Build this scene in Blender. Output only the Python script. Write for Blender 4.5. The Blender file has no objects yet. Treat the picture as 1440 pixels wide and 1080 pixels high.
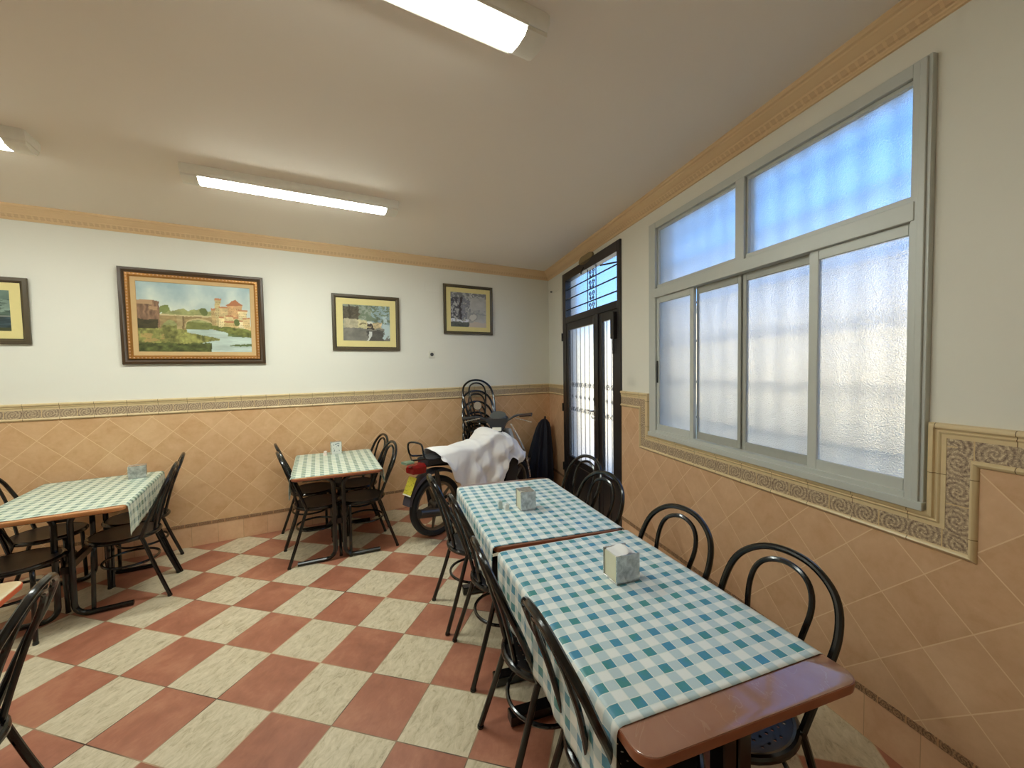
import bpy, math, random
import numpy as np
from mathutils import Vector, Matrix
random.seed(7)
S = bpy.context.scene
COL = S.collection
PI = math.pi

# ------------------------------------------------------------------ camera
FPX = 571.94
yaw, pitch, roll = math.radians(29.973), math.radians(-2.2107), math.radians(-0.8961)
CAMLOC = Vector((-3.3194, -4.6949, 1.6))
fwd = Vector((math.sin(yaw)*math.cos(pitch), math.cos(yaw)*math.cos(pitch), math.sin(pitch)))
r0 = fwd.cross(Vector((0, 0, 1))).normalized(); u0 = r0.cross(fwd)
rr = r0*math.cos(roll)+u0*math.sin(roll); uu = -r0*math.sin(roll)+u0*math.cos(roll)
cam = bpy.data.objects.new('camera', bpy.data.cameras.new('camera')); COL.objects.link(cam)
mw = Matrix((( rr.x, uu.x, -fwd.x, CAMLOC.x), (rr.y, uu.y, -fwd.y, CAMLOC.y), (rr.z, uu.z, -fwd.z, CAMLOC.z), (0, 0, 0, 1)))
cam.matrix_world = mw
cam.data.sensor_width = 36; cam.data.lens = FPX/1440*36; cam.data.clip_start = 0.02
S.camera = cam

# ------------------------------------------------------------------ light and exposure
LAMP_STRENGTH = 50.0
LAMP_COLOR = (0.93, 1.0, 0.92)
S.view_settings.view_transform = 'Standard'; S.view_settings.look = 'None'
S.view_settings.exposure = 0.0; S.view_settings.gamma = 1.0; S.view_settings.use_curve_mapping = False
W = bpy.data.worlds.new('world'); S.world = W; W.use_nodes = True
wn = W.node_tree; bg = wn.nodes['Background']
tc = wn.nodes.new('ShaderNodeTexCoord'); sp = wn.nodes.new('ShaderNodeSeparateXYZ'); cr = wn.nodes.new('ShaderNodeValToRGB')
wn.links.new(tc.outputs['Generated'], sp.inputs[0]); wn.links.new(sp.outputs[2], cr.inputs[0]); wn.links.new(cr.outputs[0], bg.inputs[0])
cr.color_ramp.elements[0].position = 0.0; cr.color_ramp.elements[0].color = (0.30, 0.58, 1.0, 1)
cr.color_ramp.elements[1].position = 0.7; cr.color_ramp.elements[1].color = (0.10, 0.36, 1.0, 1)
bg.inputs[1].default_value = 2.3
sun = bpy.data.objects.new('sun', bpy.data.lights.new('sun', 'SUN')); COL.objects.link(sun)
sun.data.energy = 8.5; sun.data.angle = 0.009; sun.data.color = (1.0, 0.93, 0.82)

# right wall frame: t along the wall towards the camera, n outwards (room is n<0)
SK = -16.5139*PI/180
TV = Vector((math.sin(SK), -math.cos(SK), 0)); NV = Vector((math.cos(SK), math.sin(SK), 0))
def RW(t, n, z): return Vector((TV.x*t+NV.x*n, TV.y*t+NV.y*n, z))
sd = (NV*0.80 + TV*(-0.35) + Vector((0, 0, -0.72))).normalized()
sun.rotation_euler = sd.to_track_quat('-Z', 'Y').to_euler()

CEIL = 2.91
# ------------------------------------------------------------------ mesh helpers
class MB:
    def __init__(s): s.v = []; s.f = []; s.uv = []; s.mi = []; s.cur = 0
    def addv(s, p, uv=(0, 0)): s.v.append(tuple(p)); s.uv.append(uv); return len(s.v)-1
    def face(s, *i): s.f.append(tuple(i)); s.mi.append(s.cur)
    def box(s, a, b, fn=None, bev=0.0):
        x0, y0, z0 = [min(p, q) for p, q in zip(a, b)]; x1, y1, z1 = [max(p, q) for p, q in zip(a, b)]
        fn = fn or (lambda x, y, z: (x, y, z))
        if bev <= 0 or min(x1-x0, y1-y0, z1-z0) < 2.2*bev:
            ids = [s.addv(fn(x, y, z), (x, z)) for z in (z0, z1) for (x, y) in ((x0, y0), (x1, y0), (x1, y1), (x0, y1))]
            for q in ((0, 3, 2, 1), (4, 5, 6, 7), (0, 1, 5, 4), (1, 2, 6, 5), (2, 3, 7, 6), (3, 0, 4, 7)): s.face(*[ids[k] for k in q])
            return
        b_ = bev; V = {}
        X = (x0, x1); Y = (y0, y1); Z = (z0, z1)
        for i in (0, 1):
            for j in (0, 1):
                for k in (0, 1):
                    sx = 1-2*i; sy = 1-2*j; sz = 1-2*k
                    p = (X[i], Y[j]+sy*b_, Z[k]+sz*b_); V[i, j, k, 0] = s.addv(fn(*p), (p[0], p[2]))
                    p = (X[i]+sx*b_, Y[j], Z[k]+sz*b_); V[i, j, k, 1] = s.addv(fn(*p), (p[0], p[2]))
                    p = (X[i]+sx*b_, Y[j]+sy*b_, Z[k]); V[i, j, k, 2] = s.addv(fn(*p), (p[0], p[2]))
        def q(*c): s.face(*c)
        for i in (0, 1):
            o = [(0, 0), (1, 0), (1, 1), (0, 1)]
            q(*[V[i, a_, c_, 0] for a_, c_ in (o if i else o[::-1])])
            q(*[V[a_, i, c_, 1] for a_, c_ in (o[::-1] if i else o)])
            q(*[V[a_, c_, i, 2] for a_, c_ in (o if i else o[::-1])])
        for i in (0, 1):
            for j in (0, 1):
                q(V[i, j, 0, 0], V[i, j, 1, 0], V[i, j, 1, 1], V[i, j, 0, 1])
                q(V[i, 0, j, 0], V[i, 1, j, 0], V[i, 1, j, 2], V[i, 0, j, 2])
                q(V[0, i, j, 1], V[1, i, j, 1], V[1, i, j, 2], V[0, i, j, 2])
        for i in (0, 1):
            for j in (0, 1):
                for k in (0, 1): q(V[i, j, k, 0], V[i, j, k, 1], V[i, j, k, 2])
    def tube(s, pts, r, seg=8, closed=False, cap=True, square=False, flat=None):
        P = [Vector(p) for p in pts]; n = len(P)
        R = r if isinstance(r, (list, tuple)) else [r]*n
        T = []
        for i in range(n):
            if closed: d = P[(i+1) % n]-P[i-1]
            else: d = P[min(i+1, n-1)]-P[max(i-1, 0)]
            T.append(d.normalized() if d.length > 1e-9 else Vector((0, 0, 1)))
        a = Vector((0, 0, 1)) if abs(T[0].z) < 0.9 else Vector((1, 0, 0))
        nn = (a-T[0]*a.dot(T[0])).normalized(); rings = []
        for i in range(n):
            nn = (nn-T[i]*nn.dot(T[i])).normalized(); bb = T[i].cross(nn)
            ring = []
            for k in range(seg):
                th = 2*PI*k/seg + (PI/4 if square else 0)
                ca, sa = math.cos(th), math.sin(th)
                if flat: sa *= flat
                ring.append(s.addv(P[i]+(nn*ca+bb*sa)*R[i], (k/seg, i)))
            rings.append(ring)
        for i in range(n if closed else n-1):
            A = rings[i]; B = rings[(i+1) % n]
            for k in range(seg): s.face(A[k], A[(k+1) % seg], B[(k+1) % seg], B[k])
        if cap and not closed:
            s.face(*rings[0][::-1]); s.face(*rings[-1])
    def lathe(s, prof, seg=32, c=(0, 0, 0), fn=None, cap=True):
        fn = fn or (lambda x, y, z: (x+c[0], y+c[1], z+c[2])); rings = []
        for (r, z) in prof:
            rings.append([s.addv(fn(r*math.cos(2*PI*k/seg), r*math.sin(2*PI*k/seg), z), (r*math.cos(2*PI*k/seg), r*math.sin(2*PI*k/seg))) for k in range(seg)])
        for A, B in zip(rings, rings[1:]):
            for k in range(seg): s.face(A[k], A[(k+1) % seg], B[(k+1) % seg], B[k])
        if cap: s.face(*rings[0][::-1]); s.face(*rings[-1])
    def prism(s, poly, z0, z1, fn=None):
        fn = fn or (lambda x, y, z: (x, y, z)); n = len(poly)
        A = [s.addv(fn(x, y, z0), (x, y)) for x, y in poly]; B = [s.addv(fn(x, y, z1), (x, y)) for x, y in poly]
        s.face(*A[::-1]); s.face(*B)
        for i in range(n): s.face(A[i], A[(i+1) % n], B[(i+1) % n], B[i])
    def slab(s, rings):   # list of equal length rings of 3d points, caps both ends
        R = [[s.addv(p, (p[0], p[1])) for p in ring] for ring in rings]
        for A, B in zip(R, R[1:]):
            for k in range(len(A)): s.face(A[k], A[(k+1) % len(A)], B[(k+1) % len(A)], B[k])
        s.face(*R[0][::-1]); s.face(*R[-1])
    def grid(s, nu, nv, fn, uvf=None):
        I = [[None]*(nv+1) for _ in range(nu+1)]
        for i in range(nu+1):
            for j in range(nv+1):
                I[i][j] = s.addv(fn(i/nu, j/nv), uvf(i/nu, j/nv) if uvf else (i/nu, j/nv))
        for i in range(nu):
            for j in range(nv): s.face(I[i][j], I[i+1][j], I[i+1][j+1], I[i][j+1])
    def build(s, name, mats, parent=None, smooth=True, colors=None, sharp=0.6):
        me = bpy.data.meshes.new(name); me.from_pydata(s.v, [], s.f)
        if not isinstance(mats, (list, tuple)): mats = [mats]
        for m in mats: me.materials.append(m)
        me.polygons.foreach_set('material_index', s.mi)
        uvl = me.uv_layers.new(name='uv'); li = np.zeros(len(me.loops), dtype=np.int32); me.loops.foreach_get('vertex_index', li)
        uvl.data.foreach_set('uv', np.array(s.uv, dtype=np.float32)[li].ravel())
        if colors is not None:
            ca = me.color_attributes.new('Col', 'FLOAT_COLOR', 'POINT'); ca.data.foreach_set('color', np.array(colors, dtype=np.float32).ravel())
        me.update()
        import bmesh
        bm = bmesh.new(); bm.from_mesh(me); bmesh.ops.recalc_face_normals(bm, faces=bm.faces); bm.to_mesh(me); bm.free()
        if smooth:
            me.polygons.foreach_set('use_smooth', [True]*len(me.polygons))
            try: me.set_sharp_from_angle(angle=sharp)
            except Exception: pass
        o = bpy.data.objects.new(name, me); COL.objects.link(o)
        if parent: o.parent = parent
        return o
def tag(o, label=None, cat=None, group=None, kind=None):
    if label: o['label'] = label
    if cat: o['category'] = cat
    if group: o['group'] = group
    if kind: o['kind'] = kind
    return o
def empty(name, loc=(0, 0, 0), rz=0.0):
    o = bpy.data.objects.new(name, None); COL.objects.link(o); o.location = loc; o.rotation_euler = (0, 0, rz); o.empty_display_size = 0.1
    return o
def copy_tree(o, parent=None):
    kids = [c for c in COL.objects if c.parent == o]
    c = o.copy(); COL.objects.link(c)
    c.parent = parent
    for k in kids: copy_tree(k, c)
    return c
def arc(c, r, a0, a1, n, plane='xz'):
    out = []
    for i in range(n+1):
        a = a0+(a1-a0)*i/n; x = r*math.cos(a); y = r*math.sin(a)
        out.append((c[0]+x, c[1], c[2]+y) if plane == 'xz' else (c[0]+x, c[1]+y, c[2]) if plane == 'xy' else (c[0], c[1]+x, c[2]+y))
    return out
def smooth_path(pts, n=6):
    P = [Vector(p) for p in pts]; out = []
    for i in range(len(P)-1):
        p0 = P[max(i-1, 0)]; p1 = P[i]; p2 = P[i+1]; p3 = P[min(i+2, len(P)-1)]
        for k in range(n):
            t = k/n; out.append(0.5*((2*p1)+(p2-p0)*t+(2*p0-5*p1+4*p2-p3)*t*t+(3*p1-p0-3*p2+p3)*t**3))
    out.append(P[-1]); return out

# ------------------------------------------------------------------ material helpers
class NT:
    def __init__(s, name):
        s.m = bpy.data.materials.new(name); s.m.use_nodes = True; s.t = s.m.node_tree; s.n = s.t.nodes; s.b = s.n['Principled BSDF']; s.out = s.n['Material Output']
    def node(s, ty, **kw):
        n = s.n.new('ShaderNode'+ty)
        for k, v in kw.items(): setattr(n, k, v)
        return n
    def link(s, a, b): s.t.links.new(a, b)
    def set(s, sock, v):
        if hasattr(v, 'is_output') or isinstance(v, bpy.types.NodeSocket): s.link(v, sock)
        else: sock.default_value = v
    def math(s, op, a, b=None, c=None):
        n = s.node('Math', operation=op); s.set(n.inputs[0], a)
        if b is not None: s.set(n.inputs[1], b)
        if c is not None: s.set(n.inputs[2], c)
        return n.outputs[0]
    def mix(s, f, a, b):
        n = s.node('Mix', data_type='RGBA'); s.set(n.inputs[0], f); s.set(n.inputs[6], a); s.set(n.inputs[7], b); return n.outputs[2]
    def noise(s, vec, scale, detail=4, rough=0.55, dist=0.0):
        n = s.node('TexNoise'); s.link(vec, n.inputs['Vector']); n.inputs['Scale'].default_value = scale; n.inputs['Detail'].default_value = detail; n.inputs['Roughness'].default_value = rough; n.inputs['Distortion'].default_value = dist
        return n.outputs['Fac']
    def ramp(s, f, stops):
        n = s.node('ValToRGB'); e = n.color_ramp.elements
        e[0].position, e[0].color = stops[0][0], c4(stops[0][1]); e[1].position, e[1].color = stops[-1][0], c4(stops[-1][1])
        for p, c in stops[1:-1]: x = e.new(p); x.color = c4(c)
        s.set(n.inputs[0], f); return n.outputs[0]
    def bump(s, h, strength=0.3, dist=0.01):
        n = s.node('Bump'); n.inputs['Strength'].default_value = strength; n.inputs['Distance'].default_value = dist; s.set(n.inputs['Height'], h); s.link(n.outputs[0], s.b.inputs['Normal']); return n
    def pbr(s, col=None, rough=None, metal=None, spec=None, **kw):
        if col is not None: s.set(s.b.inputs['Base Color'], col if not isinstance(col, tuple) else c4(col))
        if rough is not None: s.set(s.b.inputs['Roughness'], rough)
        if metal is not None: s.b.inputs['Metallic'].default_value = metal
        if spec is not None: s.b.inputs['Specular IOR Level'].default_value = spec
        for k, v in kw.items(): s.b.inputs[k.replace('_', ' ')].default_value = v
        return s.m
def c4(c): return (c[0], c[1], c[2], 1.0)
def px(r, g, b):   # display value 0-255 to linear
    f = lambda v: (v/255/12.92) if v/255 <= 0.04045 else ((v/255+0.055)/1.055)**2.4
    return (f(r), f(g), f(b))
def plain(name, col, rough=0.5, metal=0.0, spec=0.5, nz=0.06, sc=25, bump=0.0):
    t = NT(name); oc = t.node('TexCoord').outputs['Object']; f = t.noise(oc, sc)
    a = tuple(min(1, c*(1-nz)) for c in col); b = tuple(min(1, c*(1+nz)) for c in col)
    m = t.pbr(t.mix(f, c4(a), c4(b)), rough, metal, spec)
    if bump: t.bump(t.noise(oc, sc*4), bump, 0.003)
    return m

# black steel with worn sheen
def m_steel(name, col, rough):
    t = NT(name); oc = t.node('TexCoord').outputs['Object']; f = t.noise(oc, 18, 3)
    r = t.math('MULTIPLY_ADD', f, 0.12, rough-0.06)
    return t.pbr(t.mix(f, c4(col), c4(tuple(c*1.3 for c in col))), r, 0.0, 0.6)
BLACK = m_steel('black_lacquered_steel', (0.005, 0.0045, 0.0045), 0.17)
BLACK2 = m_steel('dark_painted_steel', (0.018, 0.014, 0.013), 0.35)
SEATW = plain('dark_moulded_seat', (0.020, 0.015, 0.013), 0.38, 0, 0.5, 0.2, 30)

def m_perf():
    t = NT('perforated_seat'); oc = t.node('TexCoord').outputs['Object']; s = t.node('SeparateXYZ'); t.link(oc, s.inputs[0])
    def dots(step, rad, ox):
        u = t.math('DIVIDE', s.outputs[0], step); v = t.math('DIVIDE', s.outputs[1], step)
        v2 = t.math('ADD', v, ox); u2 = t.math('ADD', u, ox)
        fu = t.math('SUBTRACT', t.math('FRACT', t.math('ADD', u2, 100.0)), 0.5); fv = t.math('SUBTRACT', t.math('FRACT', t.math('ADD', v2, 100.0)), 0.5)
        d = t.math('SQRT', t.math('ADD', t.math('POWER', fu, 2.0), t.math('POWER', fv, 2.0)))
        return t.math('LESS_THAN', d, rad)
    r = t.math('SQRT', t.math('ADD', t.math('POWER', s.outputs[0], 2.0), t.math('POWER', s.outputs[1], 2.0)))
    inside = t.math('LESS_THAN', r, 0.165)
    d = t.math('MAXIMUM', dots(0.028, 0.2, 0.0), dots(0.028, 0.1, 0.5))
    d = t.math('MULTIPLY', d, inside)
    t.pbr((0.012, 0.011, 0.011), 0.35)
    tr = t.node('BsdfTransparent'); mx = t.node('MixShader'); t.link(d, mx.inputs[0]); t.link(t.b.outputs[0], mx.inputs[1]); t.link(tr.outputs[0], mx.inputs[2]); t.link(mx.outputs[0], t.out.inputs[0])
    return t.m
PERF = m_perf()

def m_tile(name, size, diag, c0, c1, grout, ox=0.0, oy=0.0, gw=0.004, rough=0.35, gam=1.0):
    t = NT(name); uv = t.node('UVMap').outputs[0]; mp = t.node('Mapping', vector_type='TEXTURE'); t.link(uv, mp.inputs[0])
    mp.inputs['Location'].default_value = (ox, oy, 0); mp.inputs['Rotation'].default_value = (0, 0, PI/4 if diag else 0); mp.inputs['Scale'].default_value = (size, size, size)
    v = mp.outputs[0]; s = t.node('SeparateXYZ'); t.link(v, s.inputs[0])
    e = gw/size/2
    def edge(o):
        f = t.math('FRACT', t.math('ADD', o, 50.0)); g = t.math('ABSOLUTE', t.math('SUBTRACT', f, 0.5)); return t.math('GREATER_THAN', g, 0.5-e)
    g = t.math('MAXIMUM', edge(s.outputs[0]), edge(s.outputs[1]))
    fl = t.node('VectorMath', operation='FLOOR'); t.link(v, fl.inputs[0]); wn_ = t.node('TexWhiteNoise', noise_dimensions='2D'); t.link(fl.outputs[0], wn_.inputs[0])
    off = t.node('VectorMath', operation='MULTIPLY_ADD'); t.link(wn_.outputs['Color'], off.inputs[0]); off.inputs[1].default_value = (9, 9, 9); t.link(v, off.inputs[2])
    n1 = t.noise(off.outputs[0], 1.3, 5, 0.6, 0.6); n2 = t.noise(off.outputs[0], 7, 5, 0.7)
    f = t.math('ADD', t.math('MULTIPLY', n1, 0.9), t.math('MULTIPLY', wn_.outputs['Value'], 0.22)); f = t.math('ADD', f, t.math('MULTIPLY', t.math('SUBTRACT', n2, 0.5), 0.35))
    col = t.ramp(f, [(0.28, c0), (0.5, tuple((a+b)/2 for a, b in zip(c0, c1))), (0.8, c1)])
    col = t.mix(g, col, c4(grout))
    t.pbr(col, t.math('MULTIPLY_ADD', n2, 0.2, rough-0.1), 0, 0.4)
    h = t.math('SUBTRACT', t.math('MULTIPLY', n1, 0.25), g); t.bump(h, 0.35, 0.003)
    return t.m
WALLT_B = m_tile('glazed_wall_tile', 0.2, True, px(206, 158, 112), px(228, 188, 144), px(238, 206, 160), -3.864, 0.797)
WALLT_R = m_tile('glazed_wall_tile_side', 0.2, True, px(204, 158, 118), px(226, 186, 148), px(236, 204, 164), 4.065, 0.805)
SKIRTT = m_tile('skirting_tile', 0.2, False, px(212, 160, 122), px(232, 190, 150), px(196, 152, 116), -4.05, 0.0, 0.003)

def m_floor():
    t = NT('checkered_floor_tile'); s3 = 0.2047*1.6; g = -0.77355
    uv = t.node('UVMap').outputs[0]; mp = t.node('Mapping', vector_type='TEXTURE'); t.link(uv, mp.inputs[0])
    mp.inputs['Location'].default_value = (-2.2713*1.6, -1.1353*1.6, 0); mp.inputs['Rotation'].default_value = (0, 0, g); mp.inputs['Scale'].default_value = (s3, s3, s3)
    v = mp.outputs[0]; s = t.node('SeparateXYZ'); t.link(v, s.inputs[0])
    fl = t.node('VectorMath', operation='FLOOR'); t.link(v, fl.inputs[0]); s2 = t.node('SeparateXYZ'); t.link(fl.outputs[0], s2.inputs[0])
    par = t.math('MODULO', t.math('ADD', t.math('ADD', s2.outputs[0], s2.outputs[1]), 1000.0), 2.0)   # 0/1
    wn_ = t.node('TexWhiteNoise', noise_dimensions='2D'); t.link(fl.outputs[0], wn_.inputs[0])
    off = t.node('VectorMath', operation='MULTIPLY_ADD'); t.link(wn_.outputs['Color'], off.inputs[0]); off.inputs[1].default_value = (9, 9, 9); t.link(v, off.inputs[2])
    st = t.node('Mapping'); t.link(off.outputs[0], st.inputs[0]); st.inputs['Scale'].default_value = (5.5, 2.2, 1)
    n1 = t.noise(st.outputs[0], 2.2, 7, 0.72, 0.8); n2 = t.noise(off.outputs[0], 1.4, 4, 0.6, 0.5)
    cream = t.ramp(n1, [(0.3, px(160, 144, 116)), (0.45, px(196, 182, 152)), (0.55, px(206, 192, 164)), (0.75, px(222, 210, 184))])
    red = t.ramp(t.math('ADD', t.math('MULTIPLY', n2, 0.7), t.math('MULTIPLY', n1, 0.3)), [(0.3, px(140, 86, 64)), (0.5, px(166, 106, 82)), (0.72, px(190, 134, 104))])
    col = t.mix(par, red, cream); e = 0.0075
    def edge(o):
        f = t.math('FRACT', t.math('ADD', o, 50.0)); q = t.math('ABSOLUTE', t.math('SUBTRACT', f, 0.5)); return t.math('GREATER_THAN', q, 0.5-e)
    gr = t.math('MAXIMUM', edge(s.outputs[0]), edge(s.outputs[1]))
    gn = t.ramp(t.noise(uv, 1.6, 3), [(0.35, px(70, 48, 32)), (0.62, px(196, 164, 130))])
    col = t.mix(gr, col, gn)
    t.pbr(col, t.math('MULTIPLY_ADD', n1, 0.25, 0.3), 0, 0.45)
    t.bump(t.math('SUBTRACT', t.math('MULTIPLY', n1, 0.25), gr), 0.3, 0.003)
    return t.m
FLOORM = m_floor()

def m_plaster(name, col, v=0.04, bump=0.15):
    t = NT(name); oc = t.node('TexCoord').outputs['Object']; n = t.noise(oc, 0.9, 5, 0.6); n2 = t.noise(oc, 45, 3)
    a = tuple(c*(1-v) for c in col); b = tuple(min(1, c*(1+v)) for c in col)
    m = t.pbr(t.mix(n, c4(a), c4(b)), 0.75, 0, 0.25); t.bump(n2, bump, 0.002); return m
PLASTER = m_plaster('white_wall_paint', px(236, 232, 220))
CEILM = m_plaster('ceiling_paint', px(244, 232, 218), 0.015, 0.05)
def m_crown():
    t = NT('peach_plaster_moulding'); uv = t.node('UVMap').outputs[0]; s = t.node('SeparateXYZ'); t.link(uv, s.inputs[0])
    band = t.math('MULTIPLY', t.math('GREATER_THAN', s.outputs[1], 0.03), t.math('LESS_THAN', s.outputs[1], 0.062))
    a = t.math('ABSOLUTE', t.math('SINE', t.math('MULTIPLY', s.outputs[0], PI/0.035)))
    n = t.noise(uv, 40, 4)
    h = t.math('MULTIPLY', t.math('GREATER_THAN', t.math('ADD', a, n), 1.0), band)
    col = t.mix(t.noise(uv, 3, 4), c4(px(228, 190, 146)), c4(px(238, 208, 164)))
    col = t.mix(t.math('MULTIPLY', h, 0.25), col, c4(px(186, 142, 110)))
    t.pbr(col, 0.6, 0, 0.3); t.bump(h, 0.6, 0.006); return t.m
CROWN = m_crown()
def m_moulding():
    t = NT('cream_glazed_moulding'); uv = t.node('UVMap').outputs[0]; s = t.node('SeparateXYZ'); t.link(uv, s.inputs[0])
    f = t.math('FRACT', t.math('ADD', t.math('DIVIDE', s.outputs[0], 0.205), 20.5)); j = t.math('LESS_THAN', f, 0.012)
    col = t.mix(t.noise(uv, 25, 4), c4(px(214, 188, 144)), c4(px(228, 206, 162)))
    col = t.mix(j, col, c4(px(120, 92, 58))); t.pbr(col, 0.3, 0, 0.5); return t.m
MOULD = m_moulding()
def m_listello(name, dark):
    t = NT(name); uv = t.node('UVMap').outputs[0]; s = t.node('SeparateXYZ'); t.link(uv, s.inputs[0])
    u = t.math('DIVIDE', s.outputs[0], 0.205 if not dark else 0.10); f = t.math('FRACT', t.math('ADD', u, 20.0)); j = t.math('LESS_THAN', f, 0.02 if not dark else 0.06)
    # acanthus scrolls: spiral bands around repeated centres plus warped noise
    sc = 0.1025 if not dark else 0.05
    fx = t.math('SUBTRACT', t.math('FRACT', t.math('ADD', t.math('DIVIDE', s.outputs[0], sc), 20.0)), 0.5); fx = t.math('MULTIPLY', fx, sc)
    cy = 0.085 if not dark else 0.0
    fy = t.math('SUBTRACT', s.outputs[1], cy)
    r = t.math('SQRT', t.math('ADD', t.math('POWER', fx, 2.0), t.math('POWER', fy, 2.0))); a = t.math('ARCTAN2', fy, fx)
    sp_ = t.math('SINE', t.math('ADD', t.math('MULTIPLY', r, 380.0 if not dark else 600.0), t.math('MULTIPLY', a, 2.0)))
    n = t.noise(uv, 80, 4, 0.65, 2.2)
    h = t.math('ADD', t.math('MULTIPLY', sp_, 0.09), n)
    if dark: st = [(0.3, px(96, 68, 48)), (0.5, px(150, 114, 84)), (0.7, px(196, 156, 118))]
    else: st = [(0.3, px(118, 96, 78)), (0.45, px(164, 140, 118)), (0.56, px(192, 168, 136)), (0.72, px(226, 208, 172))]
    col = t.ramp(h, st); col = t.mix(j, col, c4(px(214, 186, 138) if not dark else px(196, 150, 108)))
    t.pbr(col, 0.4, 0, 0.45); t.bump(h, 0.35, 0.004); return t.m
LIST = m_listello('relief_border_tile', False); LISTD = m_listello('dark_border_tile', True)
ALU = plain('grey_painted_aluminium', px(200, 202, 196), 0.4, 0.1, 0.5, 0.03)
ALUD = plain('sash_aluminium', px(172, 172, 164), 0.42, 0.1, 0.5, 0.03)
RUBBER = plain('black_rubber', (0.02, 0.02, 0.02), 0.6)
PLASTW = plain('white_plastic', px(226, 222, 208), 0.35)
FIXB = plain('lamp_housing', px(246, 240, 226), 0.4)

def m_glass(name, rough, bumps, tint=(0.95, 0.97, 1.0), ior=1.25, speck=60):
    t = NT(name); oc = t.node('TexCoord').outputs['Object']; v = t.node('TexVoronoi'); t.link(oc, v.inputs['Vector']); v.inputs['Scale'].default_value = speck
    n = t.noise(oc, speck*1.6, 3)
    t.pbr(c4(tint) if False else (tint[0], tint[1], tint[2]), rough, 0, 0.5); t.b.inputs['Transmission Weight'].default_value = 1.0; t.b.inputs['IOR'].default_value = ior
    t.bump(t.math('ADD', v.outputs['Distance'], n), bumps, 0.004); return t.m
FROST = m_glass('pebbled_frosted_glass', 0.36, 0.7, ior=1.33, speck=170)
FROSTU = m_glass('upper_frosted_glass', 0.37, 0.5, ior=1.33, speck=170)
DOORG = m_glass('frosted_door_glass', 0.22, 0.15, ior=1.25, speck=140)

def m_gingham(name='gingham_tablecloth', wh=px(238, 240, 236), hf=px(194, 212, 216), d1=px(64, 140, 176), d2=px(62, 140, 140)):
    t = NT(name); uv = t.node('UVMap').outputs[0]; s = t.node('SeparateXYZ'); t.link(uv, s.inputs[0]); P = 0.070
    def stripe(o):
        f = t.math('FRACT', t.math('ADD', t.math('DIVIDE', o, P), 50.0)); return t.math('LESS_THAN', f, 0.5)
    def line(o):
        f = t.math('FRACT', t.math('ADD', t.math('DIVIDE', o, P/2), 50.0)); g = t.math('ABSOLUTE', t.math('SUBTRACT', f, 0.5)); return t.math('GREATER_THAN', g, 0.465)
    a = stripe(s.outputs[0]); b = stripe(s.outputs[1]); both = t.math('MULTIPLY', a, b); one = t.math('MAXIMUM', a, b)
    col = t.mix(one, c4(wh), c4(hf))
    n = t.noise(uv, 9, 3)
    col = t.mix(both, col, t.mix(t.ramp(n, [(0.42, (0, 0, 0)), (0.58, (1, 1, 1))]), c4(d1), c4(d2)))
    col = t.mix(t.math('MAXIMUM', line(s.outputs[0]), line(s.outputs[1])), col, c4(px(226, 232, 226)))
    w = t.noise(uv, 400, 2)
    t.pbr(t.mix(t.math('MULTIPLY', w, 0.12), col, c4((0.3, 0.4, 0.38))), 0.38, 0, 0.5)
    t.bump(t.noise(uv, 260, 2), 0.25, 0.001); return t.m
GING = m_gingham()
GING2 = m_gingham('pale_green_gingham', px(228, 232, 212), px(196, 208, 190), px(112, 142, 132), px(104, 136, 112))
def m_gingham_back():
    return plain('cloth_underside', px(206, 212, 200), 0.6)

def m_top(name, c0, c1, vein, rough=0.2):
    t = NT(name); oc = t.node('TexCoord').outputs['Object']; n = t.noise(oc, 7, 6, 0.6, 0.6)
    v = t.noise(oc, 5, 3, 0.5, 1.8); r = t.math('ABSOLUTE', t.math('SUBTRACT', v, 0.5)); vn = t.math('LESS_THAN', r, 0.004)
    vn = t.math('MULTIPLY', t.math('MULTIPLY', vn, t.noise(oc, 9, 2)), 0.6)
    col = t.mix(n, c4(c0), c4(c1)); col = t.mix(vn, col, c4(vein)); t.pbr(col, t.math('MULTIPLY_ADD', n, 0.12, rough-0.05), 0, 0.8); t.b.inputs['Coat Weight'].default_value = 0.7; t.b.inputs['Coat Roughness'].default_value = 0.06; return t.m
TOPR = m_top('brown_marbled_laminate', px(144, 98, 80), px(172, 128, 108), px(188, 150, 128), 0.13)
TOPO = m_top('orange_wood_laminate', px(176, 110, 62), px(204, 142, 88), px(214, 160, 110), 0.25)
TOPE = m_top('beige_laminate', px(196, 176, 138), px(214, 196, 160), px(222, 206, 176), 0.25)
EDGER = plain('worn_red_edge', px(204, 92, 52), 0.4)
EDGEB = plain('red_brown_edge', px(160, 96, 68), 0.3, 0, 0.5, 0.15, 12)

def m_metal(name, col, rough, scratch):
    t = NT(name); oc = t.node('TexCoord').outputs['Object']; n = t.noise(oc, 26, 6, 0.65, 1.2); n2 = t.noise(oc, 9, 3, 0.5, 2.0)
    f = t.math('ADD', t.math('MULTIPLY', n, 0.6), t.math('MULTIPLY', n2, 0.4))
    t.pbr(t.ramp(f, [(0.35, tuple(c*0.55 for c in col)), (0.5, col), (0.62, tuple(min(1, c*1.3) for c in col))]), t.math('MULTIPLY_ADD', f, 0.4, rough-0.2), 0.85, 0.5)
    t.bump(n, scratch, 0.002); return t.m
TIN = m_metal('scratched_tin', (0.62, 0.62, 0.62), 0.36, 0.3)
CHROME = m_metal('chrome_edge', (0.75, 0.73, 0.7), 0.25, 0.02)
CREAMP = plain('cream_dispenser_side', px(222, 216, 186), 0.35)
NAPK = plain('white_napkin', px(230, 228, 226), 0.8)

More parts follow.
